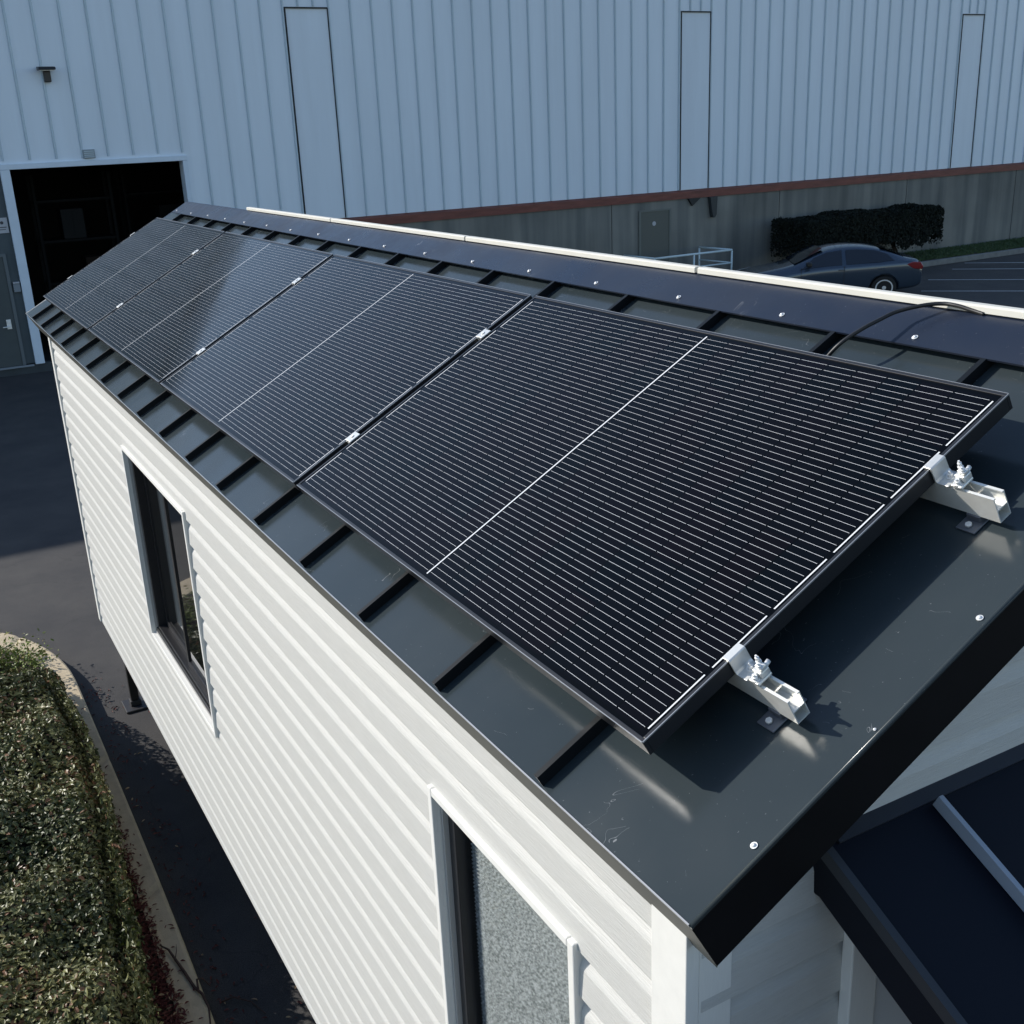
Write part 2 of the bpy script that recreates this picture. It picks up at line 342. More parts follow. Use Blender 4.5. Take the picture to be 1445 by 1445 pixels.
# ------------------------------------------------------------------ mesh helpers
class MB:
    def __init__(s): s.bm = bmesh.new()
    def box(s, x0, x1, y0, y1, z0, z1, mtx=None, mi=0):
        vs = [s.bm.verts.new((x, y, z)) for x in (x0, x1) for y in (y0, y1) for z in (z0, z1)]
        for f in ((0, 1, 3, 2), (4, 6, 7, 5), (0, 4, 5, 1), (2, 3, 7, 6), (0, 2, 6, 4), (1, 5, 7, 3)):
            s.bm.faces.new([vs[i] for i in f]).material_index = mi
        if mtx is not None:
            for v in vs: v.co = mtx @ v.co
        return s
    def prism(s, pts, axis, a, b, mtx=None, mi=0):
        """polygon pts (2D) extruded along axis from a to b; 2D = the other two axes in order"""
        def mk(p, t):
            if axis == 'x': return (t, p[0], p[1])
            if axis == 'y': return (p[0], t, p[1])
            return (p[0], p[1], t)
        A = [s.bm.verts.new(mk(p, a)) for p in pts]; B = [s.bm.verts.new(mk(p, b)) for p in pts]
        n = len(pts)
        s.bm.faces.new(A).material_index = mi; s.bm.faces.new(B[::-1]).material_index = mi
        for i in range(n):
            s.bm.faces.new((A[i], B[i], B[(i + 1) % n], A[(i + 1) % n])).material_index = mi
        if mtx is not None:
            for v in A + B: v.co = mtx @ v.co
        return s
    def tube(s, pts, r, n=10, radii=None, cap=True):
        pts = [Vector(p) for p in pts]; rings = []
        up = Vector((0, 0, 1))
        for i, p in enumerate(pts):
            d = (pts[min(i + 1, len(pts) - 1)] - pts[max(i - 1, 0)]).normalized()
            a = d.cross(up)
            if a.length < 1e-3: a = d.cross(Vector((1, 0, 0)))
            a.normalize(); c = d.cross(a).normalized(); rr = radii[i] if radii else r
            rings.append([s.bm.verts.new(p + (a * math.cos(2 * math.pi * k / n) + c * math.sin(2 * math.pi * k / n)) * rr) for k in range(n)])
        for i in range(len(rings) - 1):
            for k in range(n):
                f = s.bm.faces.new((rings[i][k], rings[i][(k + 1) % n], rings[i + 1][(k + 1) % n], rings[i + 1][k])); f.smooth = True
        if cap:
            s.bm.faces.new(rings[0][::-1]); s.bm.faces.new(rings[-1])
        return s
    def cyl(s, c, axis, r, h, n=20, r2=None):
        c = Vector(c); d = Vector(axis).normalized()
        return s.tube([c, c + d * h], r, n, radii=[r, r if r2 is None else r2])
    def dome(s, c, axis, r, h, n=12):
        c = Vector(c); d = Vector(axis).normalized()
        ks = [0, .35, .7, .92, 1]
        return s.tube([c + d * h * k for k in ks], r, n, radii=[r * math.sqrt(max(0.02, 1 - k * k)) for k in ks])
    def build(s, name, mats, parent=None, bevel=0, smooth=False, mtx=None):
        bmesh.ops.recalc_face_normals(s.bm, faces=s.bm.faces[:])
        me = bpy.data.meshes.new(name)
        if mtx is not None: bmesh.ops.transform(s.bm, matrix=mtx, verts=s.bm.verts[:])
        if smooth:
            for f in s.bm.faces: f.smooth = True
        s.bm.to_mesh(me); s.bm.free()
        o = bpy.data.objects.new(name, me)
        for mm in (mats if isinstance(mats, (list, tuple)) else [mats]): me.materials.append(mm)
        col.objects.link(o)
        if parent: o.parent = parent
        if bevel:
            b = o.modifiers.new('bevel', 'BEVEL'); b.width = bevel; b.segments = 2; b.limit_method = 'ANGLE'; b.angle_limit = R(40)
            b.harden_normals = False
        return o

def tag(o, label=None, cat=None, group=None, kind=None):
    if label: o['label'] = label
    if cat: o['category'] = cat
    if group: o['group'] = group
    if kind: o['kind'] = kind
    return o
def empty(name, loc=(0, 0, 0), rot=None):
    o = bpy.data.objects.new(name, None); col.objects.link(o); o.location = loc
    if rot is not None: o.rotation_euler = rot
    o.empty_display_size = .1
    return o
bpy.context.view_layer.update()
def under(parent, *objs):
    """children built in world coordinates: keep them there"""
    inv = Matrix.LocRotScale(parent.location, parent.rotation_euler, None).inverted()
    for o in objs:
        o.parent = parent; o.matrix_parent_inverse = inv
def copy_tree(o, parent=None):
    c = o.copy(); col.objects.link(c)
    if parent: c.parent = parent
    for ch in list(o.children): copy_tree(ch, c)
    return c

# roof frame: local x = up slope, y = along the eave, z = normal; origin = near bottom corner of the panels' top face
SLOPE = Matrix.Rotation(-AL, 4, 'Y')
def S(s_, y, off): return SLOPE @ Vector((s_, y, off))     # off: height along the normal (0 = panel top)
ROOF = -0.110
GZ = -3.2; WY = 22.0

# ------------------------------------------------------------------ setting: ground
g = MB(); g.box(-160, 220, -120, 260, GZ - .3, GZ); tag(g.build('ground', M['asphalt']), kind='structure')

# planted island: kerb and soil
outer = [(-.32, 0.4), (-.262, 3.3), (-.238, 4.6), (-.235, 7.1), (-.24, 7.63), (-.315, 8.07), (-.466, 8.5), (-.67, 8.82), (-.98, 9.08), (-1.4, 9.22), (-5.0, 9.3)]
inner = [(-.49, 0.4), (-.412, 3.3), (-.378, 4.5), (-.354, 6.9), (-.36, 7.45), (-.45, 7.95), (-.58, 8.28), (-.75, 8.52), (-1.02, 8.75), (-1.42, 8.9), (-5.0, 8.98)]
def resample(pl, ts):
    ds = [0]
    for a, b in zip(pl, pl[1:]): ds.append(ds[-1] + math.dist(a, b))
    out = []
    for t in ts:
        d = t * ds[-1]; i = max(k for k in range(len(ds)) if ds[k] <= d + 1e-9); i = min(i, len(pl) - 2)
        f = (d - ds[i]) / (ds[i + 1] - ds[i]); out.append((pl[i][0] + (pl[i + 1][0] - pl[i][0]) * f, pl[i][1] + (pl[i + 1][1] - pl[i][1]) * f))
    return out
def smooth_pl(pl, it=3):
    for _ in range(it):
        q = [pl[0]]
        for a, b in zip(pl, pl[1:]):
            q += [(a[0] * .75 + b[0] * .25, a[1] * .75 + b[1] * .25), (a[0] * .25 + b[0] * .75, a[1] * .25 + b[1] * .75)]
        pl = q + [pl[-1]]
    return pl
NS = 220
oo = resample(smooth_pl(outer), [i / NS for i in range(NS + 1)]); ii = resample(smooth_pl(inner), [i / NS for i in range(NS + 1)])
k = MB(); joints = {20, 68, 96, 140, 172, 200}   # contraction joints
prev = None
for i in range(NS + 1):
    (ax, ay), (bx, by) = oo[i], ii[i]
    nx, ny = (ax - bx), (ay - by); L_ = math.hypot(nx, ny); nx /= L_; ny /= L_
    dz = -.012 if i in joints else 0
    prof = [(bx, by, GZ + .002), (bx, by, -3.075 + dz), (ax - nx * .03, ay - ny * .03, -3.075 + dz), (ax - nx * .008, ay - ny * .008, -3.083 + dz), (ax, ay, -3.105 + dz), (ax + nx * .02, ay + ny * .02, GZ + .002)]
    ring = [k.bm.verts.new(p) for p in prof]
    if prev:
        for a in range(5):
            f = k.bm.faces.new((prev[a], prev[a + 1], ring[a + 1], ring[a]))
    prev = ring
tag(k.build('kerb', M['kerb']), kind='structure')
sg = MB(); vs = [sg.bm.verts.new((x, y, -3.10)) for x, y in ii] + [sg.bm.verts.new((-5, .4, -3.10))]
sg.bm.faces.new(vs); tag(sg.build('soil', M['soil']), kind='structure')

# raised grass verge along the warehouse with its kerb, parking lines
v = MB(); v.box(18.9, 60, 20.3, 21.84, GZ + .002, -3.06); tag(v.build('verge_ground', M['soil']), kind='structure')
v = MB(); v.box(18.75, 60, 20.15, 20.298, GZ + .002, -3.05); tag(v.build('verge_kerb', mat('verge_kerb_concrete', (.20, .20, .19), .9, var=.2, scale=5), bevel=.015), kind='structure')
v = MB()
for (x0, y0) in ((25.6, 19.95), (24.36, 19.34), (22.37, 18.43), (20.78, 17.26)  ):
    mt = Matrix.Translation((x0, y0, GZ)) @ Matrix.Rotation(R(-46), 4, 'Z')
    v.box(0, 5.2, -.035, .035, .003, .006, mt)
tag(v.build('parking_lines', M['lines']), kind='structure')
v = MB(); v.box(14.3, 17.93, 20.3, 21.84, GZ + .002, -3.04); tag(v.build('landing_slab', M['concrete'], bevel=.01), kind='structure')

# ------------------------------------------------------------------ leaves
def leaf_obj(name, pts, size, material, parent=None, nrm=None, tilt=1.0, aspect=.45, tintf=None, rr=None, fold=.18):
    """one mesh of many small folded leaves; pts = base positions, nrm = outward direction per leaf"""
    rr = rr or rnd
    V = []; F = []; T = []
    for i, p in enumerate(pts):
        sz = size * rr.uniform(.6, 1.25)
        n = Vector(nrm[i]) if nrm else Vector((0, 0, 1))
        n = (n + Vector((rr.gauss(0, 1), rr.gauss(0, 1), rr.gauss(0, 1))) * tilt * .5).normalized()
        a = n.orthogonal().normalized(); a = Matrix.Rotation(rr.uniform(0, 6.283), 3, n) @ a
        b = n.cross(a); wd = sz * aspect * .5
        p = Vector(p); k0 = len(V); up = n * wd * fold * 2
        V += [p - a * sz * .5, p - a * sz * .12 + b * wd + up, p - a * sz * .0, p + a * sz * .25 + b * wd * .8 + up,
              p + a * sz * .5 - n * wd * .3, p - a * sz * .12 - b * wd + up, p + a * sz * .25 - b * wd * .8 + up]
        F += [(k0, k0 + 1, k0 + 3, k0 + 4, k0 + 2), (k0, k0 + 2, k0 + 4, k0 + 6, k0 + 5)]
        tv = tintf(p, rr) if tintf else rr.random(); T += [tv] * 7
    me = bpy.data.meshes.new(name); me.from_pydata([tuple(q) for q in V], [], F)
    at = me.attributes.new('tint', 'FLOAT', 'POINT'); at.data.foreach_set('value', T)
    me.materials.append(material); o = bpy.data.objects.new(name, me); col.objects.link(o)
    if parent: o.parent = parent
    return o

# ------------------------------------------------------------------ near hedge
def bumps(x, y):
    return .05 * math.sin(3.1 * x + 1.7 * y) + .035 * math.sin(7.3 * y + 2 * x + 1) + .03 * math.sin(11 * x - 5.3 * y)
def hedge_right(y):                       # right-hand limit of the crown
    if y > 6.7: return -.412 - (y - 6.7) ** 2 * .17
    if y < 4.7: return -.41 - (4.7 - y) * .09
    return -.412 - .02 * math.sin(y * 3.3)
def hedge_top(x, y):
    r_ = hedge_right(y); d = max(0.0, r_ - x)
    e = min(1, d / .16); far = min(1, max(0, (7.95 - y) / 1.7))
    return -3.10 + (.60 * (1 - (1 - e) ** 2.2) + .03) * far + bumps(x, y) * e * (.25 + .75 * far)
hd = empty('hedge', (-1.3, 5.5, -3.10)); tag(hd, 'low hedge of small glossy dark green leaves filling the kerbed island beside the white cabin', 'hedge')
pts = []; nr = []
while len(pts) < 76000:
    y = rnd.uniform(2.4, 8.3); x = rnd.uniform(-2.6, -.33)
    if x < -1.25 and y < 4.5 and rnd.random() < .75: continue
    r_ = hedge_right(y)
    if x > r_: continue
    t_ = hedge_top(x, y)
    if t_ < -3.08: continue
    e = 1e-2
    n = Vector((-(hedge_top(x + e, y) - t_) / e * .5, -(hedge_top(x, y + e) - t_) / e * .5, 1)).normalized()
    if n.x > .9: n.x = .9
    dep = abs(rnd.gauss(0, .035))
    # clumpy: shoots rise above, hollows between them
    cl = math.sin(x * 41 + math.sin(y * 23) * 2) * math.sin(y * 37 + math.sin(x * 31) * 2)
    dep -= .022 * cl
    pts.append((x, y, t_ - dep)); nr.append(n)
# side wall facing the cabin
for _ in range(9000):
    y = rnd.uniform(2.4, 8.1); r_ = hedge_right(y) + rnd.gauss(0, .02)
    z = rnd.uniform(-3.06, hedge_top(r_ - .12, y) + .02)
    pts.append((r_ - .02, y, z)); nr.append(Vector((1, 0, .3)))
def tint_h(p, rr):
    b = .35 + .25 * math.sin(p[0] * 5 + p[1] * 2.1) + .15 * math.sin(p[1] * 6.7)
    v_ = max(0, min(1, rr.gauss(b, .22)))
    if rr.random() < .05: v_ = 1.0
    return v_
fo = leaf_obj('foliage', pts, .037, M['leaf'], nrm=nr, tilt=1.15, tintf=tint_h, aspect=.48)
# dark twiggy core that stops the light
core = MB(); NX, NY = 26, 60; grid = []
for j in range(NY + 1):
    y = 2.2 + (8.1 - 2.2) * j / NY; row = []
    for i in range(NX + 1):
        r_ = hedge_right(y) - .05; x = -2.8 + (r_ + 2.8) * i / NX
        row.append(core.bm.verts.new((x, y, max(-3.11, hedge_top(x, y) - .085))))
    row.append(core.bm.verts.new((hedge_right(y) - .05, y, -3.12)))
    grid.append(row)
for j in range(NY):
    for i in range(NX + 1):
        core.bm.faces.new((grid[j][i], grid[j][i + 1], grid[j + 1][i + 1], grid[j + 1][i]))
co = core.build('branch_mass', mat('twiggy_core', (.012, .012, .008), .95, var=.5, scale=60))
fr = []; frn = []
for cx, cy, cz, r_, n_ in ((-.62, 8.0, -3.0, .12, 420), (-.85, 8.15, -3.0, .14, 420), (-.5, 7.6, -2.93, .07, 140), (-.62, 3.55, -2.70, .05, 90)):
    for _ in range(n_):
        fr.append((cx + rnd.gauss(0, r_), cy + rnd.gauss(0, r_), cz + rnd.gauss(0, .05))); frn.append((0, 0, 1))
ff = leaf_obj('fresh_growth', fr, .038, M['leaffresh'], nrm=frn, tilt=1.4); ff['label'] = 'yellow green young leaves'
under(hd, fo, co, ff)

# dead leaves between hedge and kerb, loose bits on the kerb and asphalt
lp = []; ln = []
for _ in range(2600):
    y = rnd.uniform(2.3, 4.85); ki = -.378 - max(0, 4.5 - y) * .028; x = rnd.gauss(ki - .035, .05)
    if x < -.66: continue
    z = -3.085 + abs(rnd.gauss(0, .012)) if x < ki else -3.068
    if x > ki + .03 and rnd.random() < .8: continue
    if x > -.26: continue
    lp.append((x, y, z + .004)); ln.append((0, 0, 1))
for cy, n_ in ((6.6, 130), (6.1, 60), (5.0, 60)):
    for _ in range(n_):
        lp.append((rnd.gauss(-.34, .02), rnd.gauss(cy, .16), -3.066 + abs(rnd.gauss(0, .01)))); ln.append((0, 0, 1))
for _ in range(320):
    lp.append((rnd.uniform(-.21, -.02) if rnd.random() < .8 else rnd.uniform(-.2, .2), rnd.uniform(2.4, 7.6), GZ + .008)); ln.append((0, 0, 1))
lit = leaf_obj('leaf_litter', lp, .030, M['litter'], nrm=ln, tilt=.5, aspect=.35, fold=.35, tintf=lambda p, rr: min(1, max(0, rr.gauss(.35, .25))) if rr.random() > .04 else 1)
tag(lit, 'dry reddish leaves fallen along the kerb', 'leaf litter', kind='stuff')
tw = MB()
tw.tube([(-.375, 3.86, -3.06), (-.345, 3.78, -3.045), (-.315, 3.60, -3.055), (-.295, 3.45, -3.06), (-.272, 3.38, -3.06), (-.268, 3.27, -3.062), (-.295, 3.14, -3.064), (-.318, 3.1, -3.064)], .006, 7, radii=[.003, .006, .008, .008, .007, .005, .004, .002])
tw.tube([(-.285, 3.40, -3.058), (-.272, 3.48, -3.045), (-.245, 3.48, -3.05), (-.215, 3.46, -3.10)], .005, 6, radii=[.006, .005, .005, .003])
tw.tube([(-.33, 3.7, -3.055), (-.31, 3.75, -3.045), (-.30, 3.80, -3.045)], .002, 5, radii=[.003, .002, .001])
tag(tw.build('fallen_twig', M['twig']), 'curved brown twig lying across the kerb beside the hedge', 'twig')
tw = MB(); tw.tube([(-.18, 3.42, GZ + .012), (-.12, 3.40, GZ + .03), (-.05, 3.33, GZ + .02), (-.01, 3.22, GZ + .012)], .005, 6, radii=[.005, .005, .004, .002])
tag(tw.build('fallen_twig', M['twig']), 'thin twig lying on the shaded asphalt between kerb and cabin', 'twig')

# ------------------------------------------------------------------ warehouse
WX0, WX1 = -16.0, 46.0
TOPZ = 5.05
wh = empty('warehouse', (6, WY, GZ)); tag(wh, 'long white metal clad warehouse with a streaked concrete base and a dark open doorway', 'warehouse')
OPL, OPR, OPT, OPB = 1.50, 4.70, .605, -3.03
BX = 5.6                      # where the concrete base begins
BZ = -.96
def ribs_x():
    xs = []; bay = 7.10
    for b in range(-3, 5):
        x0 = bay + b * 9.98
        xs.append((x0, 'L', None)); xs.append((x0 + .98, 'R', None))
        for q in range(1, 19): xs.append((x0 + .98 + q * (9.0 / 19), 'n', None))
        for q in (1, 2): xs.append((x0 + q * .98 / 3, 't', None))
    return [a for a in xs if WX0 + .1 < a[0] < WX1 - .1]
wall = MB()
# body of the building above and around the opening
wall.box(WX0, OPL - .16, WY, WY + .2, OPT + .1, TOPZ)
wall.box(OPL - .16, OPR + .10, WY, WY + .2, OPT + .1, TOPZ)
wall.box(OPR + .10, WX1, WY, WY + .2, BZ + .21, TOPZ)
wall.box(OPR + .10, BX, WY, WY + .2, GZ, BZ + .21)
wo = wall.build('cladding', M['cladding'])
rb = MB()
for x, kind, _ in ribs_x():
    z0 = (BZ + .215) if x > BX else GZ + .02
    if x < OPL - .2: z0 = OPT + .16
    if OPL - .25 < x < OPR + .2: z0 = OPT + .16
    wd, dp = .020, .038
    if kind == 't': z0 = 3.45
    rb.prism([(x - wd * 1.3, WY - .001), (x - wd * .6, WY - dp), (x + wd * .6, WY - dp), (x + wd * 1.3, WY - .001)], 'z', z0, TOPZ - .02)
ro = rb.build('rib', M['claddingrib']); ro['kind'] = 'stuff'
panels = []
for b in range(0, 4):
    x0 = 7.10 + b * 9.98
    q = MB(); q.box(x0 + .05, x0 + .94, WY - .012, WY - .001, BZ + .22, 3.40)
    pn = q.build('infill_panel', M['claddingflat'])
    gq = MB(); gq.box(x0 + .028, x0 + .048, WY - .046, WY - .002, BZ + .22, 3.43); gq.box(x0 + .942, x0 + .952, WY - .03, WY - .002, BZ + .22, 3.43)
    gq.box(x0 + .05, x0 + .94, WY - .05, WY - .002, 3.405, 3.43)
    gp = gq.build('joint', M['recess'], ); gp.parent = pn
    panels.append(pn)
bs = MB()
jx_ = [BX, 8.0, 14.99, 20.45, 25.3, 30.07, 35, 40, WX1]
for a, b in zip(jx_, jx_[1:]):
    bs.box(a + .012, b - .012, WY - .06, WY + .2, GZ - .05, BZ)
bs.box(BX, WX1, WY - .03, WY + .15, GZ - .04, BZ - .01)
bo = bs.build('concrete_base', M['concrete'])
rbnd = MB(); rbnd.prism([(WY - .10, BZ + .002), (WY - .10, BZ + .17), (WY - .001, BZ + .208), (WY + .1, BZ + .208), (WY + .1, BZ + .002)], 'x', BX, WX1)
rbo = rbnd.build('red_ledge', M['redband'])
# left: grey wall with a personnel door, opening surround
en = MB(); en.box(WX0, OPL - .17, WY + .02, WY + .2, OPB + .02, OPT + .095); eno = en.build('grey_wall_panel', M['entry'])
pl = MB(); pl.box(WX0, OPR + .10, WY - .02, WY + .2, GZ - .05, OPB - .002); plo = pl.build('plinth', mat('plinth_concrete', (.04, .05, .055), .8, var=.2, scale=3))
sr = MB()
sr.box(OPL - .17, OPL, WY - .06, WY + .25, OPB, OPT)
sr.box(OPL - .17, OPR + .10, WY - .06, WY + .25, OPT + .002, OPT + .10)
sr.box(OPR, OPR + .10, WY - .06, WY + .25, OPB, OPT)
sro = sr.build('doorway_frame', M['frameblue'], bevel=.006)
hw = MB(); hw.box(WX0, OPL - .172, WY - .05, WY - .002, OPT + .03, OPT + .13); hwo = hw.build('head_flashing', M['frameblue'])
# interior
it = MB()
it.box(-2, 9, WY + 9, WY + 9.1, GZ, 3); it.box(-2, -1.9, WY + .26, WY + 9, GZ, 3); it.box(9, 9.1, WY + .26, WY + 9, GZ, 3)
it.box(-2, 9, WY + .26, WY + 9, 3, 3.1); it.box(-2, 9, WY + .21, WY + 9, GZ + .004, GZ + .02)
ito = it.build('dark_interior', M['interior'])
# rear and roof of the building
rf = MB(); rf.box(WX0 - .1, WX1 + .1, WY - .12, WY + 30, TOPZ + .003, TOPZ + .35); rf.box(WX0, WX0 + .2, WY + .21, WY + 29.8, GZ, TOPZ); rf.box(WX1 - .2, WX1, WY + .21, WY + 29.8, GZ, TOPZ)
rf.box(WX0, WX1, WY + 29.85, WY + 30, GZ, TOPZ)
rfo = rf.build('roof', M['cladding'])
dd = MB(); dd.box(.12, 1.10, WY - .012, WY + .018, -3.02, -.95)
ddo = dd.build('entrance_door', M['greydoor'])
de = MB(); de.box(.06, .118, WY - .03, WY + .018, -3.02, -.89); de.box(1.102, 1.16, WY - .03, WY + .018, -3.02, -.89); de.box(.118, 1.102, WY - .03, WY + .018, -.948, -.89)
deo = de.build('door_frame', mat('grey_frame_paint', (.11, .13, .14), .6)); deo.parent = ddo
dh = MB(); dh.box(.95, 1.03, WY - .035, WY - .013, -2.30, -2.12); dh.cyl((.99, WY - .03, -2.16), (0, -1, 0), .028, .04); dh.tube([(.99, WY - .09, -2.25), (.87, WY - .09, -2.25)], .012, 8); dh.cyl((.99, WY - .03, -2.25), (0, -1, 0), .016, .07)
dho = dh.build('handle', M['steel']); dho.parent = ddo
th = MB(); th.box(0, 1.30, WY - .06, WY - .022, -3.06, -3.025); tho = th.build('threshold', M['dooredge'])
rd = MB(); rd.box(15.86, 16.74, WY - .075, WY - .061, -3.03, -1.2); rdo = rd.build('exit_door', mat('exit_door_paint', (.10, .105, .092), .6))
rl = MB(); rl.box(15.80, 15.858, WY - .09, WY - .061, -3.03, -1.16); rl.box(16.742, 16.80, WY - .09, WY - .061, -3.03, -1.16); rl.box(15.858, 16.742, WY - .09, WY - .061, -1.198, -1.16)
rlo = rl.build('door_frame', mat('exit_frame_paint', (.14, .15, .135), .6)); rlo.parent = rdo
rs = MB(); rs.cyl((16.27, WY - .076, -1.50), (0, -1, 0), .055, .006); rso = rs.build('round_plate', M['signwhite']); rso.parent = rdo
under(wh, wo, ro, bo, rbo, eno, plo, sro, hwo, ito, rfo, ddo, tho, rdo, *panels)

def wall_thing(ob, label, cat): return tag(ob, label, cat)
# wall light
wl = empty('wall_light', (2.44, WY, 2.18)); tag(wl, 'small black floodlight on the cladding above the dark doorway', 'wall light')
a = MB(); a.prism([(WY - .30, 2.31), (WY - .28, 2.36), (WY - .04, 2.38), (WY - .04, 2.31)], 'x', 2.27, 2.57); a1 = a.build('lamp_head', M['black'], bevel=.01)
a = MB(); a.box(2.37, 2.49, WY - .12, WY - .001, 2.11, 2.30); a2 = a.build('bracket', M['black'], bevel=.01)
a = MB(); a.box(2.29, 2.55, WY - .26, WY - .06, 2.298, 2.306); a3 = a.build('lens', M['clearlamp'])
under(wl, a1, a2, a3)
# grey box over the doorway
vb = empty('vent_box', (2.95, WY, .78)); tag(vb, 'small grey louvred box fixed just over the doorway', 'vent')
a = MB(); a.box(2.84, 3.06, WY - .07, WY - .001, .74, .90); a1 = a.build('housing', mat('vent_grey', (.26, .31, .34), .5), bevel=.008)
a = MB()
for q in range(4): a.box(2.86, 3.04, WY - .076, WY - .0705, .755 + q * .035, .768 + q * .035)
a2 = a.build('louvre', M['claddingrib']); under(vb, a1, a2)
# notice
nb = empty('wall_notice', (1.2, WY, -.4)); tag(nb, 'small white notice on the grey wall left of the doorway', 'sign')
a = MB(); a.box(1.05, 1.30, WY - .0, WY + .019, -.52, -.24); a1 = a.build('board', M['signwhite'])
a = MB(); a.cyl((1.20, WY - .001, -.33), (0, -1, 0), .03, .003, 14); a.box(1.09, 1.27, WY - .003, WY - .001, -.42, -.405); a.box(1.12, 1.25, WY - .003, WY - .001, -.46, -.448)
a2 = a.build('printing', M['signink']); under(nb, a1, a2)
kb = empty('key_box', (1.18, WY, -1.7)); tag(kb, 'small pale box on the grey wall between door and dark doorway', 'key box')
a = MB(); a.box(1.19, 1.31, WY - .05, WY + .019, -1.62, -1.46); a1 = a.build('case', M['dooredge'], bevel=.008)
a = MB(); a.box(1.195, 1.305, WY - .07, WY + .019, -1.455, -1.43); a2 = a.build('lid', M['signwhite']); under(kb, a1, a2)
# downspout outlet and bracket under the ledge
a = MB(); a.prism([(17.98, BZ), (18.22, BZ), (18.20, BZ - .45), (18.15, BZ - .52), (18.08, BZ - .52), (18.05, BZ - .4)], 'y', WY - .19, WY - .062)
tag(a.build('rain_spout', mat('spout_grey', (.028, .034, .036), .6), bevel=.01), 'dark rain spout hanging below the red brown ledge', 'rain spout')
a = MB(); a.prism([(17.32, BZ), (17.72, BZ), (17.45, BZ - .19)], 'y', WY - .13, WY - .062)
tag(a.build('wall_bracket', mat('bracket_dark', (.02, .022, .022), .7), bevel=.006), 'small dark triangular bracket below the ledge left of the spout', 'bracket')

# shelves and goods in the dark
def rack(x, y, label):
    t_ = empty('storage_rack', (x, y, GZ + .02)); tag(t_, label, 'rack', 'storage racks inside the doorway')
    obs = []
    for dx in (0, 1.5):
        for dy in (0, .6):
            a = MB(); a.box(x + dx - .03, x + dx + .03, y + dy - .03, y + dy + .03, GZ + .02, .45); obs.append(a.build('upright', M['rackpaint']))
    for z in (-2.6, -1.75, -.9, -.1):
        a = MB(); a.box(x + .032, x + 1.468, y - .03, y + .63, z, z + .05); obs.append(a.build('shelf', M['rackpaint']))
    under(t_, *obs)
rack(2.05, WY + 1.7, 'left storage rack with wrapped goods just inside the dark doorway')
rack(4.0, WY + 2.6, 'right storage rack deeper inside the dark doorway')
kk = 0
carton_l = ['low wrapped bundle on the left rack bottom shelf', 'upper wrapped bundle on the left rack', 'brown carton on the left rack middle shelf', 'brown carton on the right rack lower shelf', 'pale bundle on the right rack upper shelf', 'brown carton on the right rack middle shelf']
for (x, y, z, wx, wz, m_) in ((2.2, WY + 1.75, -2.548, .5, .5, 'wrap'), (2.5, WY + 1.75, -.848, .45, .6, 'wrap'), (2.85, WY + 1.75, -1.698, .6, .45, 'carton'), (4.2, WY + 2.65, -2.548, .7, .5, 'carton'), (4.7, WY + 2.65, -.848, .5, .5, 'wrap'), (4.3, WY + 2.65, -1.698, .6, .4, 'carton')):
    a = MB(); a.box(x, x + wx, y, y + .5, z, z + wz); a.box(x + wx * .46, x + wx * .54, y - .003, y + .503, z + .002, z + wz + .003)
    tag(a.build('carton', M[m_], bevel=.012), carton_l[kk], 'carton', 'goods on the storage racks'); kk += 1

# railing round the landing
ra = empty('handrail', (17.8, 20.7, GZ)); tag(ra, 'white painted pipe railing around the landing by the concrete wall', 'railing')
RX1, RY0, RY1, RZ, RX0 = 17.80, 20.72, 21.86, -2.20, 15.40
obs = []
def pipe(nm, p, r_=.026):
    a = MB(); a.tube(p, r_, 8); obs.append(a.build(nm, M['railpaint']))
pipe('top_rail', [(RX1, RY0, RZ), (RX1 - .12, RY1, RZ)]); pipe('top_rail', [(RX0, RY0, RZ), (RX1, RY0, RZ)]); pipe('top_rail', [(RX0, RY0, RZ), (RX0 - .1, RY1, RZ)])
pipe('mid_rail', [(RX1, RY0, RZ - .32), (RX1 - .12, RY1, RZ - .32)], .02); pipe('mid_rail', [(RX0, RY0, RZ - .32), (RX1, RY0, RZ - .32)], .02)
for (x, y) in ((RX1, RY0), (RX1 - .12, RY1), (RX0, RY0), (16.6, RY0)):
    pipe('post', [(x, y, RZ - .02), (x, y, -3.04)], .024)
under(ra, *obs)

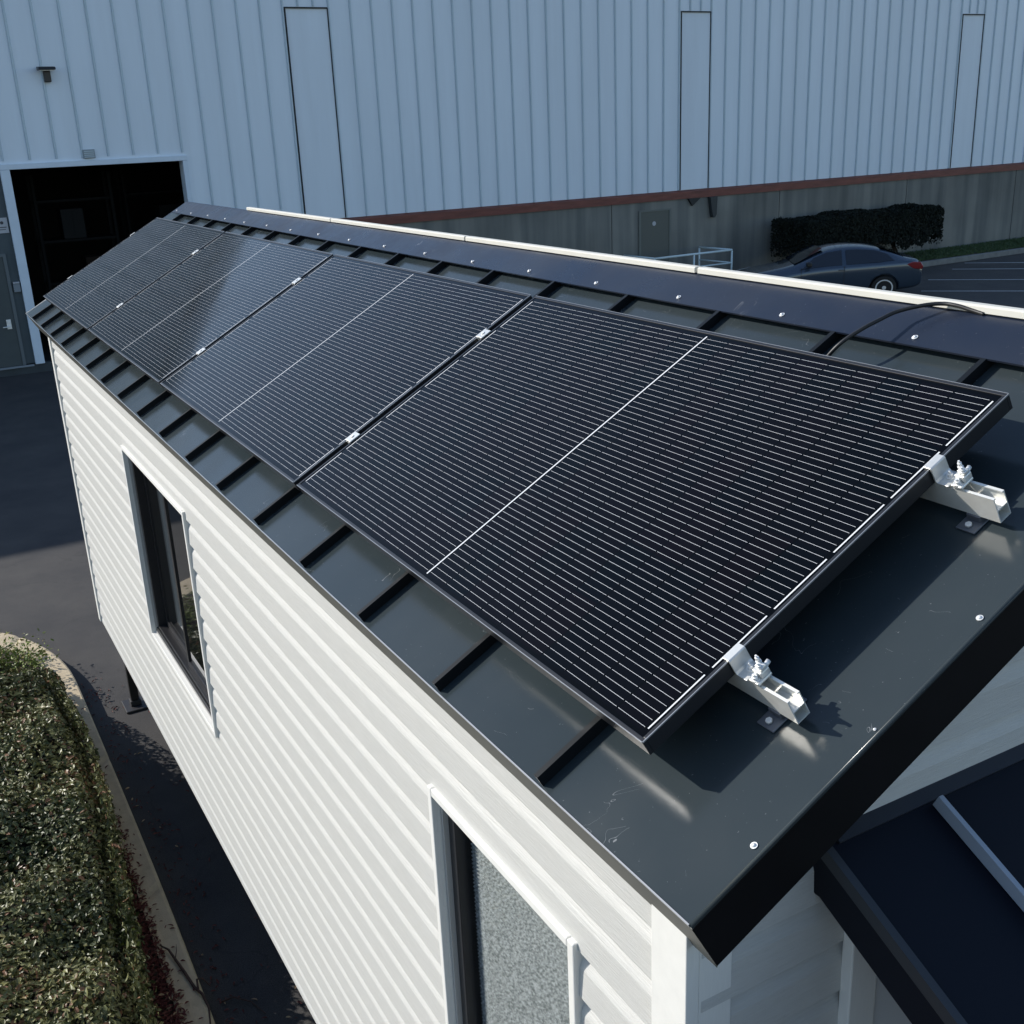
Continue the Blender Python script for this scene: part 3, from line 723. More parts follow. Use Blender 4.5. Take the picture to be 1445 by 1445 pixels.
# clipped dark shrub behind the car and grass
sh = empty('clipped_shrub', (22.3, 20.9, -3.06)); tag(sh, 'dark clipped shrub with a flat top behind the parked car', 'shrub')
pts = []; nr = []
rr = random.Random(3)
def sh_r(u, w_):
    return 1 - .12 * math.sin(u * 9 + w_ * 3) * .5 - .1 * math.sin(u * 23 + w_ * 5) * .5
HX0, HX1, HY0, HY1 = 19.95, 25.02, 20.3, 21.7
for _ in range(26000):
    x = rr.uniform(HX0, HX1); y = rr.uniform(HY0, HY1)
    zb = -2.52 + .12 * math.sin(x * 3.1) + .07 * math.sin(x * 9) ; zt = -1.62 + .04 * math.sin(x * 2.3 + 1) + .03 * math.sin(x * 7) + .02 * math.sin(y * 9)
    f = rr.random()
    if f < .35: z = zt - abs(rr.gauss(0, .05)); n = (0, 0, 1)
    elif f < .7: y = HY0 + abs(rr.gauss(0, .06)); z = rr.uniform(zb, zt); n = (0, -1, .2)
    elif f < .78: x = HX0 + abs(rr.gauss(0, .08)); z = rr.uniform(zb, zt); n = (-1, 0, .2)
    elif f < .86: x = HX1 - abs(rr.gauss(0, .08)); z = rr.uniform(zb, zt); n = (1, 0, .2)
    else: z = rr.uniform(zb - .1, zt); n = (0, -.5, -.5)
    # rounded corners
    ex = min(x - HX0, HX1 - x); ey = min(y - HY0, HY1 - y)
    if ex < .25: z = min(z, zt - (.25 - ex) ** 2 * 3)
    if ey < .2: z = min(z, zt - (.2 - ey) ** 2 * 3)
    pts.append((x, y, z)); nr.append(n)
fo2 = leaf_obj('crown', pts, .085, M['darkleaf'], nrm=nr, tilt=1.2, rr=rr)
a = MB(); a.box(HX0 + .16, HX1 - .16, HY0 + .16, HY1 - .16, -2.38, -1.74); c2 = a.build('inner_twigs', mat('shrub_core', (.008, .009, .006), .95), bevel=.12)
obs = []
for (x, y) in ((20.9, 20.9), (22.4, 21.0), (23.75, 20.85), (23.95, 21.0)):
    a = MB(); a.tube([(x, y, -3.07), (x + .05, y, -2.8), (x - .03, y + .02, -2.5), (x + .12, y, -2.2)], .05, 8, radii=[.06, .05, .045, .03])
    a.tube([(x + .03, y, -2.78), (x - .12, y + .03, -2.5), (x - .3, y, -2.2)], .03, 7, radii=[.04, .03, .02]); obs.append(a.build('trunk', M['bark']))
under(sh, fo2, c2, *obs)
gp = []; gn = []
for _ in range(26000):
    x = 18.95 + (rr.random() ** .8) * 18; gp.append((x, rr.uniform(20.32, 21.82), -3.05 + rr.random() * .04)); gn.append((rr.gauss(0, .6), -1, .4))
gr = leaf_obj('grass', gp, .09, M['grass'], nrm=gn, tilt=.9, aspect=.22, rr=rr); tag(gr, 'short green grass on the verge below the concrete wall', 'grass', kind='stuff')

# ------------------------------------------------------------------ car
def build_car():
    t_ = empty('parked_car', (0, 0, 0)); tag(t_, 'blue grey saloon car with a red tail lamp parked beside the clipped shrub', 'car')
    # x = 0 at the nose .. 4.5 at the tail; half width .88; stations: x, sill z, belt z, top z, half widths sill, belt, top
    ST = [(0.00, .36, .55, .60, .52, .56, .40), (.10, .24, .60, .68, .70, .72, .55), (.35, .20, .64, .76, .82, .84, .66), (.80, .18, .70, .84, .86, .885, .70),
          (1.20, .18, .76, .92, .87, .89, .72), (1.45, .18, .81, .99, .87, .89, .71), (1.80, .18, .86, 1.19, .87, .89, .66), (2.15, .18, .89, 1.345, .87, .89, .60),
          (2.50, .18, .91, 1.40, .87, .89, .585), (2.90, .18, .93, 1.405, .87, .89, .58), (3.30, .18, .95, 1.365, .87, .89, .575), (3.65, .18, .97, 1.265, .87, .885, .58),
          (3.95, .20, .985, 1.13, .86, .88, .62), (4.12, .21, .985, 1.055, .85, .87, .68), (4.33, .24, .96, 1.035, .82, .84, .70), (4.45, .30, .80, .95, .78, .80, .66), (4.50, .36, .62, .74, .70, .74, .60)]
    bm = bmesh.new(); rings = []
    def ring(st):
        x, zs, zb, zt, ws, wb, wt = st
        pr = [(ws * .9, zs), (ws, zs + .08), (wb * .995, (zs + zb) * .5), (wb, zb - .14), (wb * .985, zb - .03), (wb * .95, zb), (wt + (wb * .95 - wt) * .22, zb + (zt - zb) * .72), (wt * .93, zt - (zt - zb) * .08), (wt * .6, zt), (0, zt + .012)]
        return [(x, -a, b) for a, b in pr] + [(x, a, b) for a, b in pr[-2::-1]]
    for st in ST: rings.append([bm.verts.new(p) for p in ring(st)])
    n = len(rings[0])
    for a, b in zip(rings, rings[1:]):
        for i in range(n - 1): bm.faces.new((a[i], a[i + 1], b[i + 1], b[i]))
        bm.faces.new((a[n - 1], a[0], b[0], b[n - 1]))
    bm.faces.new(rings[0]); bm.faces.new(rings[-1][::-1])
    bmesh.ops.recalc_face_normals(bm, faces=bm.faces[:])
    for f in bm.faces: f.smooth = True
    me = bpy.data.meshes.new('body'); bm.to_mesh(me); bm.free(); me.materials.append(M['carpaint']); me.materials.append(M['black'])
    body = bpy.data.objects.new('body', me); col.objects.link(body)
    sub = body.modifiers.new('s', 'SUBSURF'); sub.levels = 2; sub.render_levels = 2
    cut = MB()
    for x in (.90, 3.55): cut.cyl((x, -1.2, .30), (0, 1, 0), .365, .55, 36); cut.cyl((x, .65, .30), (0, 1, 0), .365, .55, 36)
    cuto = cut.build('cutter', M['black'])
    bo_ = body.modifiers.new('b', 'BOOLEAN'); bo_.object = cuto; bo_.solver = 'EXACT'
    bpy.context.view_layer.update()
    dg = bpy.context.evaluated_depsgraph_get(); me2 = bpy.data.meshes.new_from_object(body.evaluated_get(dg))
    body.modifiers.clear(); body.data = me2; bpy.data.objects.remove(cuto)
    me2.materials.clear(); me2.materials.append(M['carpaint'])
    for p_ in me2.polygons: p_.material_index = 0
    body.parent = t_
    def P(u, f, sgn, out=.006):
        """point on the glasshouse: u = x along the car, f = 0 belt .. 1 roof"""
        for a, b in zip(ST, ST[1:]):
            if a[0] <= u <= b[0]:
                k_ = (u - a[0]) / (b[0] - a[0]); s_ = [a[i] + (b[i] - a[i]) * k_ for i in range(7)]; break
        z = s_[2] + (s_[3] - s_[2]) * f; w_ = s_[5] * .95 + (s_[6] - s_[5] * .95) * min(1, f * 1.05)
        return Vector((u, sgn * (w_ + out), z))
    for sgn in (-1, 1):
        for (top, bot) in (([(1.85, .78), (2.1, .80), (2.52, .80)], [(1.50, .10), (2.0, .06), (2.52, .05)]), ([(2.62, .80), (3.0, .80), (3.38, .78), (3.62, .66)], [(2.62, .05), (3.0, .05), (3.45, .05), (3.78, .16)])):
            # strip between bottom and top polyline
            g_ = MB(); N_ = 12
            def ev(pl, k_):
                q = k_ * (len(pl) - 1); i = min(int(q), len(pl) - 2); f_ = q - i
                return (pl[i][0] + (pl[i + 1][0] - pl[i][0]) * f_, pl[i][1] + (pl[i + 1][1] - pl[i][1]) * f_)
            gridv = []
            for j in range(N_ + 1):
                tb = ev(bot, j / N_); tt = ev(top, j / N_)
                gridv.append([g_.bm.verts.new(P(tb[0] + (tt[0] - tb[0]) * f_, tb[1] + (tt[1] - tb[1]) * f_, sgn, .012)) for f_ in (0, .25, .5, .75, 1)])
            for j in range(N_):
                for i in range(4): g_.bm.faces.new((gridv[j][i], gridv[j + 1][i], gridv[j + 1][i + 1], gridv[j][i + 1]))
            g_.build('side_window', M['carglass'], t_, smooth=True)
        for hx in (2.42, 3.38):
            h_ = MB(); h_.box(hx, hx + .17, sgn * .885 - .018, sgn * .885 + .018, .80, .825); h_.build('door_handle', M['carpaint'], t_, bevel=.006)
        m_ = MB(); m_.box(1.62, 1.75, sgn * .99 - .10, sgn * .99 + .09, .93, 1.06); m_.build('mirror', M['black'], t_, bevel=.035)
        l_ = MB(); l_.prism([(4.02, .90), (4.22, .965), (4.40, .95), (4.47, .84), (4.44, .76), (4.25, .78)], 'y', sgn * .70, sgn * .865); l_.build('tail_lamp', M['redlamp'], t_, bevel=.02)
        l_ = MB(); l_.box(4.455, 4.49, sgn * .60 - .08, sgn * .60 + .08, .72, .88); l_.build('reverse_lamp', M['clearlamp'], t_, bevel=.01)
        l_ = MB(); l_.prism([(.06, .56), (.12, .66), (.52, .76), (.45, .64)], 'y', sgn * .58, sgn * .80); l_.build('headlight', M['clearlamp'], t_, bevel=.02)
    # windscreen and rear window
    for nm, xa, xb in (('windscreen', 1.38, 2.08), ('rear_window', 3.50, 4.06)):
        g_ = MB(); rows = []
        for j in range(9):
            u = xa + (xb - xa) * j / 8; z = P(u, 1, 1)[2] + .020; hw_ = abs(P(u, 1, 1, 0)[1]) * .93
            rows.append([g_.bm.verts.new((u, hw_ * q, z + .012 * (1 - q * q))) for q in (-1, -.5, 0, .5, 1)])
        for j in range(8):
            for i in range(4): g_.bm.faces.new((rows[j][i], rows[j + 1][i], rows[j + 1][i + 1], rows[j][i + 1]))
        g_.build(nm, M['carglass'], t_, smooth=True)
    b_ = MB(); b_.box(4.44, 4.52, -.30, .30, .50, .62); b_.build('number_plate', M['signwhite'], t_)
    s_ = MB()
    for sgn in (-1, 1): s_.box(1.38, 3.1, sgn * .872 - .012, sgn * .872 + .012, .205, .245)
    s_.build('sill_trim', M['black'], t_)
    for sgn in (-1, 1):
        for xd in (2.56, 1.52):
            d_ = MB(); d_.box(xd, xd + .008, sgn * .872 - .02, sgn * .872 + .02, .26, .90); d_.build('door_gap', M['black'], t_)
    for x in (.90, 3.55):
        for sgn in (-1, 1):
            wv = MB(); y0 = sgn * .68; wv.cyl((x, y0, .305), (0, sgn, 0), .305, .19, 40); ty = wv.build('wheel', M['tyre'], t_, bevel=.03)
            rv = MB(); yo = y0 + sgn * .185
            rv.cyl((x, yo, .305), (0, sgn, 0), .05, .012, 16)
            for q in range(24):   # rim ring
                a0, a1 = 2 * math.pi * q / 24, 2 * math.pi * (q + 1) / 24
                for (ra_, rb_) in ((.185, .215),):
                    vs_ = [rv.bm.verts.new((x + r_ * math.cos(an), yo + sgn * d_, .305 + r_ * math.sin(an))) for an in (a0, a1) for r_ in (ra_, rb_) for d_ in (-.01, .011)]
                    rv.bm.faces.new((vs_[0], vs_[2], vs_[6], vs_[4])); rv.bm.faces.new((vs_[1], vs_[5], vs_[7], vs_[3]))
                    rv.bm.faces.new((vs_[2], vs_[3], vs_[7], vs_[6])); rv.bm.faces.new((vs_[0], vs_[4], vs_[5], vs_[1]))
            for q in range(5):
                mt = Matrix.Translation((x, yo, .305)) @ Matrix.Rotation(2 * math.pi * q / 5 + .3, 4, 'Y')
                rv.prism([(-.022, .03), (.022, .03), (.045, .19), (-.045, .19)], 'y', -.004, .009, mt)
            rm = rv.build('rim', M['rim']); rm.parent = ty
    return t_
car = build_car()
# tail towards +x, turned a little; nose points to -x
car.rotation_euler = (0, 0, R(-33)); car.location = (16.88, 19.55, GZ); car.scale = (.946, .946, .87)

# ------------------------------------------------------------------ cabin (tiny house)
EY0, EY1 = -.235, 7.612            # roof ends
YN, YF = -.14, 7.0                 # wall ends
SE, SR = -.157, 1.282               # eave and ridge along the slope
RIDX = SR * CS - ROOF * 0          # used only for symmetry below
ridge_p = S(SR, 0, ROOF)
XR = ridge_p.x                     # ridge x
XWR = 2 * XR                       # right wall plane
ZB = -2.44                         # bottom of siding
ho = empty('tiny_house', (XR, 3.4, GZ)); tag(ho, 'long white sided cabin on steel legs with a dark standing seam metal roof', 'tiny house')

# --- siding
E_ = .1135; ZT0 = -.562 + .1135 * 3
def siding_profile(ztop, zbot):
    """dutch lap: list of (depth, z) from top to bottom"""
    out = []; z = ZT0
    while z > ztop + 2 * E_: z -= E_
    while z > zbot:
        # course spans z .. z-E_: cove at the top, flat face below, undercut at the bottom
        cs = [(.001, z), (.0025, z - .005), (.0085, z - .019), (.0150, z - .033), (.0178, z - .041), (.0183, z - .046), (.0218, z - E_ + .003), (.0205, z - E_), (.001, z - E_ - .0001)]
        out += cs
        z -= E_
    res = []
    for (d0, z0), (d1, z1) in zip(out, out[1:]):
        if z0 <= zbot or z1 >= ztop or z0 - z1 < 1e-9: continue
        a = (d0, z0) if z0 <= ztop else (d0 + (d1 - d0) * (z0 - ztop) / (z0 - z1), ztop)
        b = (d1, z1) if z1 >= zbot else (d0 + (d1 - d0) * (z0 - zbot) / (z0 - z1), zbot)
        if not res: res.append(a)
        res.append(b)
    return res
sd = MB()
def side_strip(y0, y1, ztop, zbot, x=0.0, sg=-1):
    pr = siding_profile(ztop, zbot)
    A = [sd.bm.verts.new((x + sg * d, y0, z)) for d, z in pr]; B = [sd.bm.verts.new((x + sg * d, y1, z)) for d, z in pr]
    for i in range(len(pr) - 1):
        f = sd.bm.faces.new((A[i], B[i], B[i + 1], A[i + 1])); f.smooth = False
W1 = (3.345, 4.635, -1.62, -.548); W2 = (.214, .842, -1.60, -.566)
ys = [YN + .01, W2[0], W2[1], W1[0], W1[1], YF]
TOPW = -.19
side_strip(ys[0], ys[1], TOPW, ZB); side_strip(ys[2], ys[3], TOPW, ZB); side_strip(ys[4], ys[5], TOPW, ZB)
for (a, b, c, d) in (W1, W2): side_strip(a, b, TOPW, d); side_strip(a, b, c, ZB)
side_strip(YN, YF, TOPW, ZB, XWR, 1)
sdo = sd.build('siding', M['siding'])
# gable walls
def gable_poly(): 
    zt = lambda x: S(SE, 0, ROOF - .06).z + (x - S(SE, 0, 0).x) * math.tan(AL)
    return zt
gw = {YN: MB(), YF: MB()}
def gable_z(x): 
    xx = x if x <= XR else 2 * XR - x
    return ROOF / CS + xx * math.tan(AL) - .10
z = ZT0 - E_ * 0
rows = []
zz = 1.0; lvl = ZT0 + E_ * 12
while lvl > ZB + .01:
    for ya, sg in ((YN, -1), (YF, 1)):
        cs = [(.001, lvl), (.0025, lvl - .005), (.0085, lvl - .019), (.0150, lvl - .033), (.0178, lvl - .041), (.0218, lvl - E_ + .003), (.001, lvl - E_)]
        pr = []
        for d, q in cs:
            # clip to the roof line
            x0 = .004
            if q > gable_z(x0): x0 = (q + .10 - ROOF / CS) / math.tan(AL)
            if x0 >= XR: continue
            pr.append((d, q, x0))
        if len(pr) > 1:
            gb = gw[ya].bm; A = [gb.verts.new((x0, ya + sg * d, q)) for d, q, x0 in pr]; B = [gb.verts.new((2 * XR - x0, ya + sg * d, q)) for d, q, x0 in pr]
            for i in range(len(pr) - 1): gb.faces.new((A[i], B[i], B[i + 1], A[i + 1]))
    lvl -= E_
gwo = gw[YN].build('gable_siding', M['siding']); gwo2 = gw[YF].build('gable_siding', M['siding'])
# backing so nothing is see-through
bk = MB()
bk.box(.003, .06, YN + .004, W2[0] - .0, ZB, TOPW); bk.box(.003, .06, W2[1], W1[0], ZB, TOPW); bk.box(.003, .06, W1[1], YF - .004, ZB, TOPW)
for (a, b, c, d) in (W1, W2): bk.box(.003, .06, a, b, ZB, c); bk.box(.003, .06, a, b, d, TOPW)
bk.box(2 * XR - .06, 2 * XR - .003, YN + .004, YF - .004, ZB, TOPW)
bk.box(.061, 2 * XR - .061, YN + .004, YN + .05, ZB, TOPW); bk.box(.061, 2 * XR - .061, YF - .05, YF - .004, ZB, TOPW)
for ya, yb in ((YN + .004, YN + .05), (YF - .05, YF - .004)):
    bk.prism([(.061, TOPW + .001), (2 * XR - .061, TOPW + .001), (2 * XR - .2, gable_z(.2)), (XR, gable_z(XR) - .02), (.2, gable_z(.2))], 'y', ya, yb)
bk.box(.061, 2 * XR - .061, YN + .051, YF - .051, ZB, ZB + .1)
bko = bk.build('inner_wall', M['interior'])
ct = MB(); ct.box(-.030, -.002, YN - .022, YN + .075, ZB, -.20)
ct.box(-.0015, .070, YN - .0205, YN - .001, ZB, -.20)
cto1 = ct.build('corner_trim', M['trim'], bevel=.002)
ct = MB(); ct.box(-.030, .002, YF - .055, YF + .016, ZB, -.20); ct.box(.003, .07, YF + .002, YF + .016, ZB, -.20); cto2 = ct.build('corner_trim', M['trim'], bevel=.002)
ct = MB(); ct.box(2 * XR + .002, 2 * XR + .026, YN - .022, YN + .05, ZB, -.2); cto3 = ct.build('corner_trim', M['trim'], bevel=.002); ct = MB(); ct.box(2 * XR + .002, 2 * XR + .026, YF - .05, YF + .02, ZB, -.2); cto4 = ct.build('corner_trim', M['trim'], bevel=.002)
# door casing on the near gable, under the awning
dc = MB(); dc.box(.335, .405, YN - .045, YN - .018, ZB, -.30); dco = dc.build('door_casing', M['trim'], bevel=.003)
dn = MB(); dn.box(.406, 1.25, YN - .035, YN - .018, ZB, -.34); dno = dn.build('entry_door', mat('white_door', (.6, .62, .63), .5), bevel=.003)
dk = MB(); dk.cyl((.50, YN - .036, -1.45), (0, -1, 0), .02, .05, 12); dk.box(.49, .60, YN - .095, YN - .08, -1.46, -1.44); dko = dk.build('handle', M['steel']); dko.parent = dno

# --- roof: two dark slabs
def slab(sg):
    a = MB()
    def P(s_, y, off):
        v_ = S(s_, y, off); 
        return v_ if sg < 0 else Vector((2 * XR - v_.x, v_.y, v_.z))
    def quad(pts, mi): 
        a.bm.faces.new([a.bm.verts.new(p) for p in pts]).material_index = mi
    T = .120
    q = [P(SE, EY0, ROOF), P(SE, EY1, ROOF), P(SR, EY1, ROOF), P(SR, EY0, ROOF)]
    sr2 = SR - T * math.tan(AL) * 0
    d = [P(SE, EY0, ROOF - T), P(SE, EY1, ROOF - T), P(SR - .0, EY1, ROOF - T), P(SR - .0, EY0, ROOF - T)]
    for v_ in (d[2], d[3]): v_.x = XR; 
    for v_ in (d[2], d[3]): v_.z = S(SR, 0, ROOF).z - T / CS
    quad(q, 0); quad(d[::-1], 1)
    quad([q[0], q[1], d[1], d[0]], 2); quad([q[3], q[0], d[0], d[3]], 1); quad([q[1], q[2], d[2], d[1]], 1)
    bmesh.ops.remove_doubles(a.bm, verts=a.bm.verts[:], dist=1e-5)
    return a
rfl = slab(-1).build('roof', [M['roof'], M['fascia'], M['eave']])
rfr = slab(1).build('roof', [M['roof'], M['fascia'], M['eave']])
# hemmed rims: thin bright lip at the eave, rolled edge at the gable
hm = MB(); hm.box(SE - .0010, SE + .0016, EY0 - .001, EY1 + .001, ROOF - .005, ROOF + .0025, SLOPE); hmo = hm.build('eave_hem', M['frameedge'])
hf = MB(); hf.box(SE + .0005, SE + .0025, EY0 + .012, EY1 - .012, ROOF - .139, ROOF - .121, SLOPE); hfo = hf.build('eave_flange', M['eave'])
hm = MB(); hm.tube([S(SE, EY0 - .001, ROOF - .004), S(SR, EY0 - .001, ROOF - .004)], .005, 8); hmo2 = hm.build('gable_hem', M['roof'])
hm = MB(); hm.tube([S(SE, EY1 + .001, ROOF - .003), S(SR - .1, EY1 + .001, ROOF - .003)], .005, 8); hmo3 = hm.build('gable_hem', M['frameedge'])
seams = []
first = None
SY0, DSY = .203, .4357
for q in range(17):
    if first is None:
        a = MB(); a.prism([(0, 0), (.0, .025), (.013, .025), (.013, .021), (.0045, .019), (.0045, 0)], 'x', SE + .006, 1.25)
        first = a.build('seam', M['seam']); sm = first
    else:
        sm = first.copy(); col.objects.link(sm)
    sm.matrix_world = SLOPE @ Matrix.Translation((0, SY0 + q * DSY, ROOF + .0008)); seams.append(sm)
for q in range(17):
    sm = first.copy(); col.objects.link(sm)
    mt = Matrix.Translation((2 * XR, 0, 0)) @ Matrix.Rotation(AL, 4, 'Y') @ Matrix.Translation((-1.25 - SE, SY0 + q * DSY, ROOF + .0008))
    sm.matrix_world = mt
    seams.append(sm)
# ridge cap with its screws
CZ = -.084
cp = MB()
for sg in (-1, 1):
    pr = [(1.148, CZ - .005), (1.148, CZ), (1.280, CZ + .001), (1.280, CZ - .002), (1.151, CZ - .002), (1.151, CZ - .005)]
    pts_ = [S(a_, 0, b_) for a_, b_ in pr]
    pts2 = [(p.x if sg < 0 else 2 * XR - p.x, p.z) for p in pts_]
    cp.prism(pts2, 'y', EY0 - .01, 7.47)
cap = cp.build('ridge_cap', M['cap'])
rt = MB(); rp = S(1.280, 0, CZ + .001); rt.prism([(rp.x, rp.z - .004), (rp.x, rp.z), (XR, rp.z + .004), (2 * XR - rp.x, rp.z), (2 * XR - rp.x, rp.z - .004)], 'y', EY0 - .01, 7.47)
rto = rt.build('ridge_fold', M['cap']); rto.parent = cap
screws = []
def screw(s_, y, off, r_=.0050):
    a = MB(); a.cyl((0, 0, 0), (0, 0, 1), r_ * 1.5, .0015, 14); a.dome((0, 0, .0015), (0, 0, 1), r_, r_ * .8, 12)
    o = a.build('screw', M['steel']); o.matrix_world = SLOPE @ Matrix.Translation((s_, y, off)); return o
s0 = screw(1.174, .415, CZ + .0008)
for q in range(17):
    o = s0 if q == 0 else s0.copy()
    if q: col.objects.link(o); o.matrix_world = SLOPE @ Matrix.Translation((1.174 + rnd.uniform(-.003, .003), .415 + q * DSY, CZ + .0008))
    o.parent = cap; screws.append(o)
rsc = []
for (s_, y) in ((.004, -.219), (.555, -.222), (1.09, -.222), (.28, -.228)):
    r_ = .0042 if s_ in (.004, .555, 1.09) else .0018
    o = screw(s_, y, ROOF + .0006, r_); rsc.append(o)
# rivets at the feet of the seams
# --- near gable fascia proud edge
# --- windows
def window(W, kind):
    y0, y1, z0, z1 = W
    X0 = .0  # wall plane
    obs = []
    fr_ = MB(); D = .085
    # reveal boards (far jamb seen from the camera is pale grey)
    fr_.box(-.010, D, y1 - .012, y1 - .002, z0, z1); fr_.box(-.010, D, y0 + .002, y0 + .012, z0, z1)
    fr_.box(-.010, D, y0 + .012, y1 - .012, z1 - .012, z1 - .002); fr_.box(-.010, D, y0 + .012, y1 - .012, z0 + .002, z0 + .012)
    f1 = fr_.build('reveal', M['jamb'])
    tr_ = MB(); w_ = .022; xo, xi = -.033, -.0005
    tr_.box(xo, xi, y1 + .0005, y1 + w_, z0 - w_, z1 + w_); tr_.box(xo, xi, y0 - w_ - .002, y0 - .0005, z0 - w_, z1 + w_)
    tr_.box(xo, xi, y0, y1, z1, z1 + w_); tr_.box(xo, xi, y0, y1, z0 - w_, z0)
    f2 = tr_.build('casing', M['trim'], bevel=.003)
    sf = MB(); fw = .035
    def ring(ya, yb, za, zb, xa, xb, t):
        sf.box(xa, xb, ya, ya + t, za, zb); sf.box(xa, xb, yb - t, yb, za, zb); sf.box(xa, xb, ya + t, yb - t, za, za + t); sf.box(xa, xb, ya + t, yb - t, zb - t, zb)
    yi0, yi1, zi0, zi1 = y0 + .013, y1 - .013, z0 + .013, z1 - .013
    ring(yi0, yi1, zi0, zi1, .003, .080, fw)
    if kind == 'slider':
        sf.box(-.008, .0028, yi0, yi1, zi0, zi0 + .010)      # sill tracks
        sf.box(-.005, .001, yi0, yi1, zi0 + .010, zi0 + .020)
    f3 = sf.build('frame', M['winframe'], bevel=.002)
    out = [f1, f2, f3]
    ym = (y0 + y1) / 2
    if kind == 'slider':
        for (ya, yb, x_) in ((yi0 + .036, ym + .02, .022), (ym - .02, yi1 - .036, .046)):
            q_ = MB(); t = .032
            q_.box(x_, x_ + .02, ya, ya + t, zi0 + .036, zi1 - .036); q_.box(x_, x_ + .02, yb - t, yb, zi0 + .036, zi1 - .036)
            q_.box(x_, x_ + .02, ya + t, yb - t, zi0 + .036, zi0 + .036 + t); q_.box(x_, x_ + .02, ya + t, yb - t, zi1 - .036 - t, zi1 - .036)
            sa = q_.build('sash', M['winframe'], bevel=.002)
            gl_ = MB(); gl_.box(x_ + .008, x_ + .012, ya + t, yb - t, zi0 + .036 + t, zi1 - .036 - t); pn_ = gl_.build('glass', M['darkglass'])
            out += [sa, pn_]
    else:
        gl_ = MB(); gl_.box(.030, .034, yi0 + fw, yi1 - fw, zi0 + fw, zi1 - fw); pn_ = gl_.build('glass', M['glass'])
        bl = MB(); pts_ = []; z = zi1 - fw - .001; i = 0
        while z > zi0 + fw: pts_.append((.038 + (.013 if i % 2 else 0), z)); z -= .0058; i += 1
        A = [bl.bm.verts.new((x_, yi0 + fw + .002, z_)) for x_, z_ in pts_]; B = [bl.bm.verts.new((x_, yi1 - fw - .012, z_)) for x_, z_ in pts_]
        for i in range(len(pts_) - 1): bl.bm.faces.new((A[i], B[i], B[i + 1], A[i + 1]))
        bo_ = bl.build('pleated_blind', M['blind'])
        out += [pn_, bo_]
    e = out[2]
    root = out[1]      # casing carries nothing; make an empty part for the window
    w_e = empty('window', (0, ym, z0)); 
    under(w_e, *out)
    return w_e
w1 = window(W1, 'slider'); w1['label'] = 'black framed sliding window with dark glass'
w2 = window(W2, 'blind'); w2['label'] = 'tall window with a silvery pleated blind'
# --- underframe and legs
uf = MB(); uf.box(.02, .10, YN + .02, YF - .02, ZB - .14, ZB - .003); uf.box(2 * XR - .10, 2 * XR - .02, YN + .02, YF - .02, ZB - .14, ZB - .003)
for y in (.0, 1.7, 3.4, 5.1, 6.8): uf.box(.101, 2 * XR - .101, y, y + .08, ZB - .13, ZB - .01)
ufo = uf.build('chassis', M['black'], bevel=.004)
legs = []
for (x, y) in ((.115, 6.93), (2 * XR - .115, 6.93), (.16, 1.2), (2 * XR - .16, 1.2)):
    a = MB(); a.box(x - .03, x + .03, y - .03, y + .03, GZ + .02, ZB - .145 + .14 * (x < 0)); 
    lg = a.build('support_leg', M['black'], bevel=.005)
    b = MB(); b.box(x - .09, x + .09, y - .11, y + .11, GZ + .001, GZ + .018); b.box(x - .04, x + .04, y - .04, y + .04, GZ + .018, GZ + .06)
    pt = b.build('foot_plate', mat('foot_plate_grey', (.03, .03, .034), .5) if not legs else legs[0].children[0].data.materials[0], bevel=.004); pt.parent = lg
    legs.append(lg)
# --- entrance awning on the near gable
AWS = .488; AX0, AX1 = .253, 2.1
aw = MB(); yA, zA = YN - .002, -.184; yB = -1.15; zB = zA + AWS * (yB - yA)
aw.prism([(yA, zA), (yB, zB), (yB, zB - .11), (yA - .03, zA - .125), (yA, zA - .125)], 'x', AX0, AX1)
awo = aw.build('awning', M['awning'], bevel=.004)
an = math.atan(AWS)
fl = MB()
mtA = Matrix.Translation((0, yA, zA)) @ Matrix.Rotation(an, 4, 'X')
fl.box(AX0 + .03, AX1, -.045, -.001, .001, .006, mtA); fl.box(AX0 - .003, AX1, -.004, .0015, -.02, .045, Matrix.Translation((0, yA, zA)))
flo = fl.build('head_flashing', mat('awning_flashing', (.020, .023, .030), .4)); flo.parent = awo
for x in (.514, 0.975, 1.43, 1.89):
    a = MB(); a.prism([(x - .005, .001), (x - .005, .028), (x + .006, .028), (x + .006, .001)], 'y', -1.10, -.05, mtA); o = a.build('seam', M['awnseam'], bevel=.001); o.parent = awo
a = MB(); a.box(AX0 - .004, AX0 + .012, -1.13, .0, -.02, .006, mtA); o = a.build('edge_trim', mat('awning_edge', (.03, .033, .038), .35)); o.parent = awo
under(ho, sdo, gwo, gwo2, cto4, bko, cto1, cto2, cto3, dco, dno, rfl, rfr, cap, w1, w2, ufo, awo, *legs)
for o in seams[:17] + rsc + [hfo, hmo, hmo2, hmo3]:
    mw = o.matrix_basis.copy(); o.parent = rfl; o.matrix_basis = mw
for o in seams[17:]:
    mw = o.matrix_basis.copy(); o.parent = rfr; o.matrix_basis = mw

